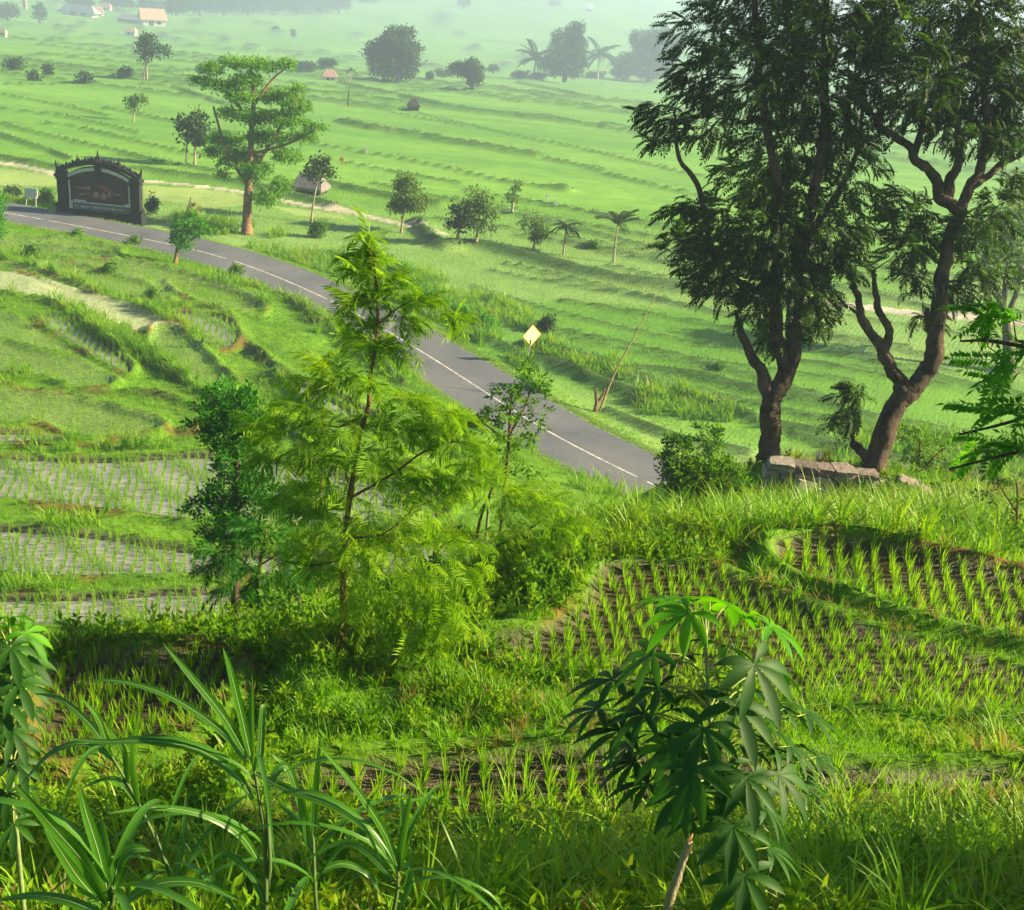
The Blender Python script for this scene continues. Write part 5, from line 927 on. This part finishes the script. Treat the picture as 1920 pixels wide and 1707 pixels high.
for row in range(4):
    l_ = rs.uniform(0, .2)
    while l_ < LW[-1]:
        w_ = rs.uniform(.14, .30); hh = rs.uniform(.085, .125); dp = rs.uniform(.20, .28); ctr = np.array([np.interp(l_+w_, LW, PW[:, q]) for q in range(3)]); a_ = np.array([np.interp(l_+w_*2, LW, PW[:, q])-np.interp(l_, LW, PW[:, q]) for q in range(3)])
        if not (row == 3 and rs.rand() < .3):
            n0 = len(bm.verts); r = bmesh.ops.create_cube(bm, size=2); es = list({e for v in r['verts'] for e in v.link_edges}); bmesh.ops.subdivide_edges(bm, edges=es, cuts=3, use_grid_fill=True); bm.verts.ensure_lookup_table(); vs_ = bm.verts[n0:]
            az = math.atan2(a_[1], a_[0])+rs.uniform(-.12, .12); sl = math.atan2(a_[2], np.hypot(a_[0], a_[1]))+rs.uniform(-.1, .1); k_ = int(rs.randint(1000))
            M_ = Matrix.Translation(Vector(ctr-c0+np.array([0, 0, -.30+row*.215]))) @ Matrix.Rotation(az, 4, 'Z') @ Matrix.Rotation(-sl, 4, 'Y')
            for v in vs_:
                q = np.array(v.co); rn = np.linalg.norm(q); f = (1.0 if rn < 1e-6 else (.72*1.25/rn+.36)); n_ = .26*(vnoise(np.array([q[0]*1.3+k_]), np.array([q[1]*1.3+q[2]*2.1]), .7, 3)[0]-.5); q = q*(min(1, f)+n_); v.co = M_ @ Vector((q[0]*w_, q[1]*dp, q[2]*hh*1.12))
        l_ += 2*w_*.97
me = bpy.data.meshes.new('stone_wall'); bm.to_mesh(me); me.materials.append(m); wl = bpy.data.objects.new('stone_wall', me); COL.objects.link(wl); wl.location = c0; tag(wl, 'low rough grey stone wall running below the two big dark trees', 'wall')
CON = flatmat('pale_concrete', (.34, .33, .25), .9, .5, 6., .8)
def rock(name, x, y, t_, s, mat, label, cat, rot=0.):
    m_ = MB(); g_ = np.linspace(-1, 1, 6); V = []; 
    bm = bmesh.new(); bmesh.ops.create_cube(bm, size=2); bmesh.ops.subdivide_edges(bm, edges=bm.edges[:], cuts=4, use_grid_fill=True)
    for v in bm.verts:
        q = np.array(v.co); n_ = .10*(vnoise(np.array([q[0]*2+q[2]]), np.array([q[1]*2-q[2]]), .8, int(x))[0]-.5); f = .9+n_+.06*(1-np.abs(q).min()); v.co = Vector(q*f*np.array(s))
    me = bpy.data.meshes.new(name); bm.to_mesh(me); me.materials.append(mat); o_ = bpy.data.objects.new(name, me); COL.objects.link(o_); o_.location = at(x, y, t_); o_.rotation_euler = (math.radians(-18), math.radians(14), rot); tag(o_, label, cat); return o_
rock('concrete_block', 1508, 922, tw-1.0, (.24, .12, .26), CON, 'pale broken concrete block leaning on the stone wall', 'block', .15); rock('concrete_block', 1536, 934, tw-1.0, (.17, .12, .22), CON, 'narrower pale concrete lump right of the leaning block', 'block', -.1)
rock('stone', 1582, 948, tw-1.7, (.24, .2, .16), flatmat('reddish_stone', (.26, .11, .07), .9, .3, 8., .5), 'rounded reddish stone in the dry grass below the wall', 'stone')
# huts and houses of the valley
ORG = flatmat('orange_tile_roof', (.44, .28, .18), .8, .2, .8); GRR = flatmat('grey_sheet_roof', (.30, .30, .31), .6, .2, .6); PNK = flatmat('pinkish_tile_roof', (.38, .23, .19), .8, .2, .8); PLW = flatmat('pale_plaster', (.58, .54, .46), .8, .12, .6); THT = flatmat('straw_thatch', (.34, .30, .19), .9, .25, 2.); DRK = flatmat('dark_opening', (.02, .02, .02), .9, .1); WHR = flatmat('white_sheet_roof', (.62, .66, .64), .6, .1, .6)
def house(name, label, px, py, wpx, hpx, roof, wallm, depth=.7, rot=0., cat='house', group=None, hip=.35, openp=True):
    b, t_ = ghit(px, py); u = t_/F; w = wpx*u/2; H = hpx*u; d = w*depth; hw = H*.42; r_ = empty(name, tuple(b), label, cat, group); r_.rotation_euler = (0, 0, rot)
    m_ = MB(); m_.box((0, 0, hw/2-.4), (w*.82, d*.82, hw/2+.4)); fin(m_, 'wall', wallm, r_)
    m_ = MB(); e = hw*.92; m_.add([[-w, -d, e], [w, -d, e], [w, d, e], [-w, d, e], [-w*(1-hip), 0, H], [w*(1-hip), 0, H], [-w, -d, e-.25], [w, -d, e-.25], [w, d, e-.25], [-w, d, e-.25]], [[0, 1, 5, 4], [2, 3, 4, 5], [0, 6, 7, 1], [1, 7, 8, 2], [2, 8, 9, 3], [3, 9, 6, 0], [9, 8, 7, 6]], [[1, 2, 5], [3, 0, 4]]); fin(m_, 'roof', roof, r_)
    if openp: m_ = MB(); m_.box((-w*.2, -d*.83, hw*.42), (w*.16, .05, hw*.40)); fin(m_, 'door', DRK, r_); m_ = MB(); m_.box((w*.35, -d*.83, hw*.5), (w*.14, .05, hw*.2)); fin(m_, 'window', DRK, r_)
    return r_
house('house', 'farmhouse with a large orange tiled roof at the far valley edge', 286, 48, 50, 30, ORG, PLW, .8, .5, hip=.08); house('house', 'long low house with grey sheet roof among the far houses', 150, 30, 80, 20, GRR, PLW, .3, -.25); house('house', 'house with a peaked pink roof right of the long grey one', 182, 30, 26, 18, PNK, PLW, .9, .3); house('house', 'small pink roofed house behind the peaked pink one', 200, 20, 20, 14, PNK, PLW, .8)
house('shed', 'white roofed shed at the left end of the far houses', 120, 23, 24, 9, WHR, PLW, .6, -.1, 'shed'); house('shed', 'dark low shed between the grey and the orange roofs', 245, 42, 50, 14, GRR, DRK, .4, -.2, 'shed'); house('shed', 'small white roofed shed right of the orange roof', 334, 24, 12, 8, WHR, PLW, .8, 0, 'shed'); house('hut', 'little cream thatched hut standing in the far left field', 246, 65, 22, 14, THT, PLW, .8, 0, 'hut'); house('hut', 'small hut with a red hipped roof in the middle of the valley', 618, 151, 30, 20, PNK, PLW, .8, .2, 'hut', hip=.55)
house('hut', 'tiny field hut with a grey roof in the mid valley paddy', 775, 206, 22, 20, BRN, BRN, .8, .3, 'hut', hip=.6); house('hut', 'grey roofed hut partly hidden behind the roadside tree', 582, 362, 62, 34, flatmat('old_grey_thatch', (.17, .16, .15), .9, .3, 1.5), BRN, .8, -.2, 'hut', hip=.3); house('shrine_tower', 'thin red roofed tower among the far left trees', 47, 18, 8, 24, PNK, ORG, .9, 0, 'tower', openp=False, hip=.8); house('hut', 'white roofed hut far away at the top of the valley', 1105, 22, 18, 14, WHR, PLW, .8, 0, 'hut'); house('hut', 'tiny cream hut at the far left frame edge', 6, 66, 14, 12, THT, PLW, .8, 0, 'hut'); house('hut', 'white hut in front of the far tree line', 388, 14, 16, 10, WHR, PLW, .8, 0, 'hut')
CLO = leafmat('white_cloth', [(.6, .62, .6), (.75, .76, .74)], .3, .8, .1, 3., (1, 1, 1))
def flag(x, y, h, wpx, label, col=CLO, lean=0):
    b, t_ = ghit(x, y); u = t_/F; r_ = empty('scarecrow_flag', tuple(b), label, 'flag'); top = at(x+lean, y-h, t_); m_ = MB(); m_.tube([b-[0, 0, .1], top], .02, 5); m_.build('stick', M['bark_pale'], r_)
    V = []; n = 5
    for i in range(n+1):
        for j in range(n+1): q = top+np.array([wpx*u*i/n-.1*j/n, .12*math.sin(i*1.7+j), -h*.6*u*j/n-.06*i]); V.append(q)
    m_ = MB(); m_.add(V, [[i*(n+1)+j, i*(n+1)+j+1, (i+1)*(n+1)+j+1, (i+1)*(n+1)+j] for i in range(n) for j in range(n)]); m_.build('cloth', col, r_, True)
flag(1025, 378, 16, 5, 'white cloth hanging on an upright stick in the mid valley field'); flag(1050, 392, 18, 5, 'white cloth on a slanting stick right of the upright one', lean=-9); flag(686, 290, 18, 5, 'cream cloth on a thin stick far up the mid field'); flag(638, 306, 14, 7, 'orange cloth on a stick right of the roadside tree', leafmat('orange_cloth', [(.5, .22, .10), (.6, .3, .15)], .3, .8)); flag(1537, 872, 26, 12, 'torn white bag on a short stick between the two big trees'); flag(652, 215, 48, 4, 'tall thin pale pole standing in the mid valley field', M['pale_tree'])

# ------------------------------------------------------------------ close plants
def ribbon(mb, P, w, sag=.0, tip=1.5, fold=.18, face=None):
    """a long blade along P with a shallow V section"""
    P = np.asarray(P); n = len(P); d = np.gradient(P, axis=0); d /= np.linalg.norm(d, axis=1, keepdims=True)+1e-9
    up = np.array([0, 0, 1.]) if face is None else np.asarray(face, float); x = np.cross(d, up); x /= np.linalg.norm(x, axis=1, keepdims=True)+1e-9; nz = np.cross(x, d)
    s_ = np.linspace(0, 1, n); ww = w/2*np.minimum(1, .45+3.5*s_)*np.clip(1-s_**3.0, 0, 1)**.8; V = []
    for i in range(n): V += [P[i]-x[i]*ww[i]+nz[i]*ww[i]*fold*2, P[i], P[i]+x[i]*ww[i]+nz[i]*ww[i]*fold*2]
    Q = []
    for i in range(n-1):
        for k in range(2): Q.append([3*i+k, 3*i+k+1, 3*i+4+k, 3*i+3+k])
    mb.add(V, Q)
def midrib(mb, P, w, face=None):
    P = np.asarray(P); n = len(P); d = np.gradient(P, axis=0); d /= np.linalg.norm(d, axis=1, keepdims=True)+1e-9; up = np.array([0, 0, 1.]) if face is None else np.asarray(face, float); x = np.cross(d, up); x /= np.linalg.norm(x, axis=1, keepdims=True)+1e-9; nz = np.cross(x, d)
    ww = w*np.linspace(1, .12, n); V = []
    for i in range(n): V += [P[i]-x[i]*ww[i]+nz[i]*.0025, P[i]+x[i]*ww[i]+nz[i]*.0025]
    mb.add(V, [[2*i, 2*i+1, 2*i+3, 2*i+2] for i in range(n-1)])
def cane(label, t_, base, stems, blades, extra=5, w=.027):
    b = drop(*base, t_); r_ = empty('cane_grass', tuple(b), label, 'cane grass', 'broad bladed cane grass in the foreground'); st = MB()
    tops = []
    for path in stems:
        P = [at(x, y, t_+(dt[0] if dt else 0)) for x, y, *dt in path]; P = spline([b+rs.normal(0, .04, 3)*[1, 1, 0]]+P, 12); st.tube(P, np.linspace(.009, .005, 12), 7); tops.append(P)
    st.build('stem', M['canestem'], r_, True)
    for path in blades:
        dt = rs.uniform(-.35, .25); n = len(path); P = spline([at(x, y, t_+dt*(i/(n-1))) for i, (x, y) in enumerate(path)], 14); bl = MB(); wd_ = w*rs.uniform(.8, 1.15); face = np.array([rs.uniform(-.3, .3), -.55, .8]); ribbon(bl, P, wd_, face=face); o_ = bl.build('blade', M['cane'], r_, True); rb = MB(); midrib(rb, P, wd_*.045, face); rb.build('midrib', M['midrib'], o_)
    for k in range(extra):
        P0 = tops[k % len(tops)][rs.randint(3, 11)]; a = rs.uniform(0, 6.28); L_ = rs.uniform(.45, .95); e = rs.uniform(.7, 1.3); q = []; p_ = P0.copy()
        for i in range(12): q.append(p_.copy()); p_ = p_+L_/11*np.array([math.cos(a)*math.cos(e), math.sin(a)*math.cos(e), math.sin(e)]); e -= .20*rs.uniform(.6, 1.3)
        bl = MB(); ribbon(bl, q, w*rs.uniform(.6, .95)); bl.build('blade', M['cane'], r_, True)
cane('largest cane grass with long arching blades near the bottom centre left', 3.9, (500, 1740), [[(498, 1600), (486, 1500), (474, 1430)], [(505, 1640), (502, 1540), (500, 1470)]],
 [[(464, 1420), (420, 1345), (360, 1270), (305, 1206)], [(470, 1420), (452, 1340), (432, 1260), (417, 1214)], [(473, 1430), (472, 1350), (473, 1262)], [(486, 1445), (490, 1385), (493, 1325), (500, 1340)], [(462, 1430), (420, 1375), (340, 1318), (270, 1288), (205, 1276), (160, 1280)], [(474, 1500), (440, 1450), (370, 1405), (280, 1390), (190, 1392), (115, 1383)], [(488, 1620), (450, 1565), (380, 1528), (290, 1515), (200, 1526)], [(478, 1450), (540, 1482), (620, 1510), (680, 1550), (718, 1620)], [(500, 1480), (525, 1440), (545, 1450), (570, 1540), (575, 1600)], [(500, 1700), (470, 1640), (420, 1600), (370, 1640)]], 5)
cane('cane grass with steep straight blades leaning left at the bottom centre', 3.9, (738, 1740), [[(742, 1690), (746, 1630)]], [[(745, 1625), (720, 1560), (660, 1470), (596, 1398)], [(747, 1620), (760, 1550), (772, 1478)], [(740, 1630), (690, 1555), (600, 1500), (485, 1452)], [(748, 1630), (768, 1628), (764, 1670), (745, 1712)], [(738, 1650), (690, 1600), (640, 1580), (560, 1620)], [(750, 1630), (757, 1560), (752, 1490)]], 4)
cane('bright cane grass with broad upright blades in the bottom left corner', 3.4, (205, 1745), [[(208, 1700), (206, 1650)]], [[(200, 1690), (160, 1620), (90, 1540), (26, 1466)], [(206, 1690), (185, 1600), (160, 1520), (148, 1468)], [(212, 1690), (222, 1620), (250, 1592), (283, 1596)], [(200, 1720), (130, 1690), (60, 1680), (-10, 1690)], [(222, 1700), (290, 1660), (370, 1656), (450, 1690)], [(204, 1680), (200, 1600), (190, 1530)], [(196, 1700), (150, 1650), (110, 1590), (80, 1545)]], 4, .036)
cane('darker cane grass half hidden behind the largest one', 4.6, (330, 1740), [[(320, 1640), (262, 1512), (190, 1385)], [(322, 1660), (290, 1560)]], [[(200, 1400), (160, 1350), (110, 1310), (62, 1300)], [(205, 1410), (185, 1350), (155, 1311)], [(220, 1430), (170, 1395), (100, 1410), (36, 1476)], [(240, 1470), (236, 1420), (222, 1390), (200, 1360)], [(262, 1512), (230, 1470), (200, 1460), (150, 1480)], [(330, 1650), (345, 1560), (350, 1480)], [(335, 1660), (360, 1610), (390, 1590)], [(260, 1510), (250, 1420), (262, 1330)]], 6)
cane('thin cane grass right of the largest one', 4.2, (590, 1745), [[(592, 1690), (588, 1600), (586, 1560)]], [[(586, 1570), (592, 1470), (600, 1382)], [(584, 1580), (565, 1500), (540, 1440), (506, 1412)], [(590, 1600), (560, 1540), (520, 1505)], [(592, 1640), (640, 1620), (690, 1640), (720, 1690)]], 4, .028)
def cassava(label, t_, base, stemp, leaves, L0, drooping=.9, leafm=None, group=None):
    b = drop(*base, t_); r_ = empty('cassava_plant', tuple(b), label, 'cassava', group); st = MB(); SP = spline([b]+[at(x, y, t_) for x, y in stemp], 24); st.tube(SP, np.linspace(.013, .006, 24), 8, True, .05); st.build('stem', M['greenstem'], r_, True)
    for (x, y, dt, *o_) in leaves:
        c = at(x, y, t_+dt); i = int(np.clip(np.argmin(np.linalg.norm(SP-c-np.array([0, 0, -.12]), axis=1)), 4, 23)); L_ = L0*(o_[0] if o_ else 1.)*rs.uniform(.9, 1.1); young = len(o_) > 1  # flag marks top leaves that get the sunlit green
        pt = MB(); mid = (SP[i]+c)/2+np.array([0, 0, .05]); pt.tube(spline([SP[i], mid, c], 8), np.linspace(.0045, .003, 8), 5); pe = pt.build('petiole', M['petiole'], r_, True)
        h = c-SP[i]; h[2] = 0; nh = np.linalg.norm(h); h = h/nh if nh > .02 else np.array([math.cos(i), -abs(math.sin(i)), 0]); side = np.cross(h, [0, 0, 1.]); tilt = rs.uniform(.35, .8); n_ = 7; lf = MB(); tilt *= 1.; nv = h*math.sin(tilt)+np.array([0, 0, 1])*math.cos(tilt); fw = h*math.cos(tilt)-np.array([0, 0, 1])*math.sin(tilt)
        for k in range(n_):
            a = math.radians(-128+256*k/(n_-1)+rs.uniform(-6, 6)); l = L_*(1-.38*abs(k-3)/3.); d = fw*math.cos(a)+side*math.sin(a); p_ = c.copy(); P = []; dr = drooping*rs.uniform(.7, 1.2)
            for s_ in range(8): P.append(p_.copy()); v = d+np.array([0, 0, -1])*dr*(s_/7.)**1.0*1.1+nv*.12*(1-s_/7.); v /= np.linalg.norm(v); p_ = p_+v*l/7
            P = np.array(P); dd = np.gradient(P, axis=0); dd /= np.linalg.norm(dd, axis=1, keepdims=True); xs = np.cross(dd, nv); xs /= np.linalg.norm(xs, axis=1, keepdims=True)+1e-9; un = np.cross(xs, dd); W_ = l*.112*np.array([.10, .42, .78, 1.0, 1.02, .82, .48, .02]); V = []
            for s_ in range(8): V += [P[s_]-xs[s_]*W_[s_]+un[s_]*W_[s_]*.30, P[s_], P[s_]+xs[s_]*W_[s_]+un[s_]*W_[s_]*.30]
            lf.add(V, [[3*s_+q, 3*s_+q+1, 3*s_+4+q, 3*s_+3+q] for s_ in range(7) for q in range(2)])
        lo = lf.build('leaf', M['bright'] if young else (leafm or M['cassava']), r_, True)
    return r_
cassava('tall cassava plant with drooping dark palmate leaves and bright top leaves', 4.5, (1400, 1760), [(1380, 1680), (1352, 1560), (1338, 1440), (1330, 1320), (1324, 1220), (1322, 1160)],
 [(1291, 1150, -.1, 1, 1), (1365, 1138, .1, 1, 1), (1444, 1176, .0, 1.05, 1), (1250, 1126, .25, 1, 1), (1330, 1125, .3, .9, 1), (1223, 1227, -.1), (1414, 1247, -.25, 1.15), (1207, 1339, .0), (1320, 1366, -.3), (1379, 1322, -.2, 1.05), (1256, 1405, -.1), (1460, 1453, -.2, 1.1), (1374, 1550, -.3, 1.05), (1396, 1642, -.3, 1.05), (1150, 1275, .1, .95), (1215, 1470, .05, .9), (1480, 1400, .0, 1.05), (1470, 1330, .2), (1300, 1440, -.35, 1.1), (1290, 1480, -.2, 1.05), (1430, 1510, -.05), (1355, 1440, -.1), (1450, 1255, .25), (1280, 1300, .2, .9), (1390, 1400, .15), (1340, 1600, .2), (1180, 1400, .15), (1500, 1470, .15), (1300, 1380, .0), (1240, 1340, .2), (1420, 1330, .0), (1330, 1500, .1), (1400, 1460, -.3), (1370, 1270, .2), (1270, 1240, .1), (1350, 1210, .1), (1120, 1330, .15, .9), (1165, 1370, .05), (1510, 1340, .2), (1530, 1420, .1, .9), (1440, 1400, .1), (1360, 1480, .1), (1300, 1540, .1, .9), (1440, 1590, .0), (1400, 1290, .2), (1310, 1300, .05), (1235, 1290, .0), (1190, 1430, .1), (1410, 1560, .15), (1275, 1430, .15)], .222)
cassava('pale drooping cassava plant at the left edge of the frame', 5.2, (20, 1500), [(18, 1420), (20, 1340), (20, 1250), (18, 1180)], [(18, 1158, 0, .9, 1), (48, 1188, -.1, .9, 1), (-8, 1180, .1, .9, 1), (20, 1215, -.2, .9), (52, 1240, -.1, .9), (-6, 1262, -.1, .9), (36, 1282, -.2, .9), (10, 1318, -.2, .9), (50, 1330, 0, .9), (-14, 1350, 0, .9), (24, 1372, -.1, .9), (54, 1290, .15, .9), (0, 1400, .1, .9), (30, 1430, -.1, .9), (-10, 1450, 0, .9), (44, 1400, .1, .9), (14, 1490, -.1, .8), (40, 1480, .1, .8), (-6, 1520, 0, .8), (26, 1545, 0, .8)], .20, 1.2)
b = drop(1236, 1760, 4.2); r_ = empty('broken_stem', tuple(b), 'bare woody stem snapped off with an orange end beside the tall cassava', 'stem'); m_ = MB(); P = spline([b, at(1252, 1700, 4.2), at(1272, 1640, 4.2), at(1292, 1578, 4.2)], 20); m_.tube(P, np.linspace(.019, .013, 20)*(1+.12*(np.arange(20) % 4 == 0)), 9, True, .08); m_.build('bark', M['bark_pale'], r_, True)
m_ = MB(); d = P[-1]-P[-4]; d /= np.linalg.norm(d); m_.tube([P[-3]+np.array([.012, -.004, 0]), P[-1]+d*.006, P[-1]+d*.03+np.array([.004, 0, 0])], [.010, .011, .002], 7); m_.build('broken_end', flatmat('fresh_wood', (.62, .34, .10), .7, .2, 30.), r_)
#==HAZE==
hz = nodes('haze_air'); vol = N(hz[1], 'ShaderNodeVolumePrincipled'); vol.inputs['Density'].default_value = .0007; vol.inputs['Color'].default_value = (.54, .70, 1.0, 1); vol.inputs['Anisotropy'].default_value = .1
hz[1].links.new(vol.outputs[0], hz[2].inputs['Volume'])
mb = MB(); mb.box((0, 0, -35.), (2700, 2700, 71)); tag(mb.build('haze', hz[0]), 'pale morning haze over the valley', kind='stuff')
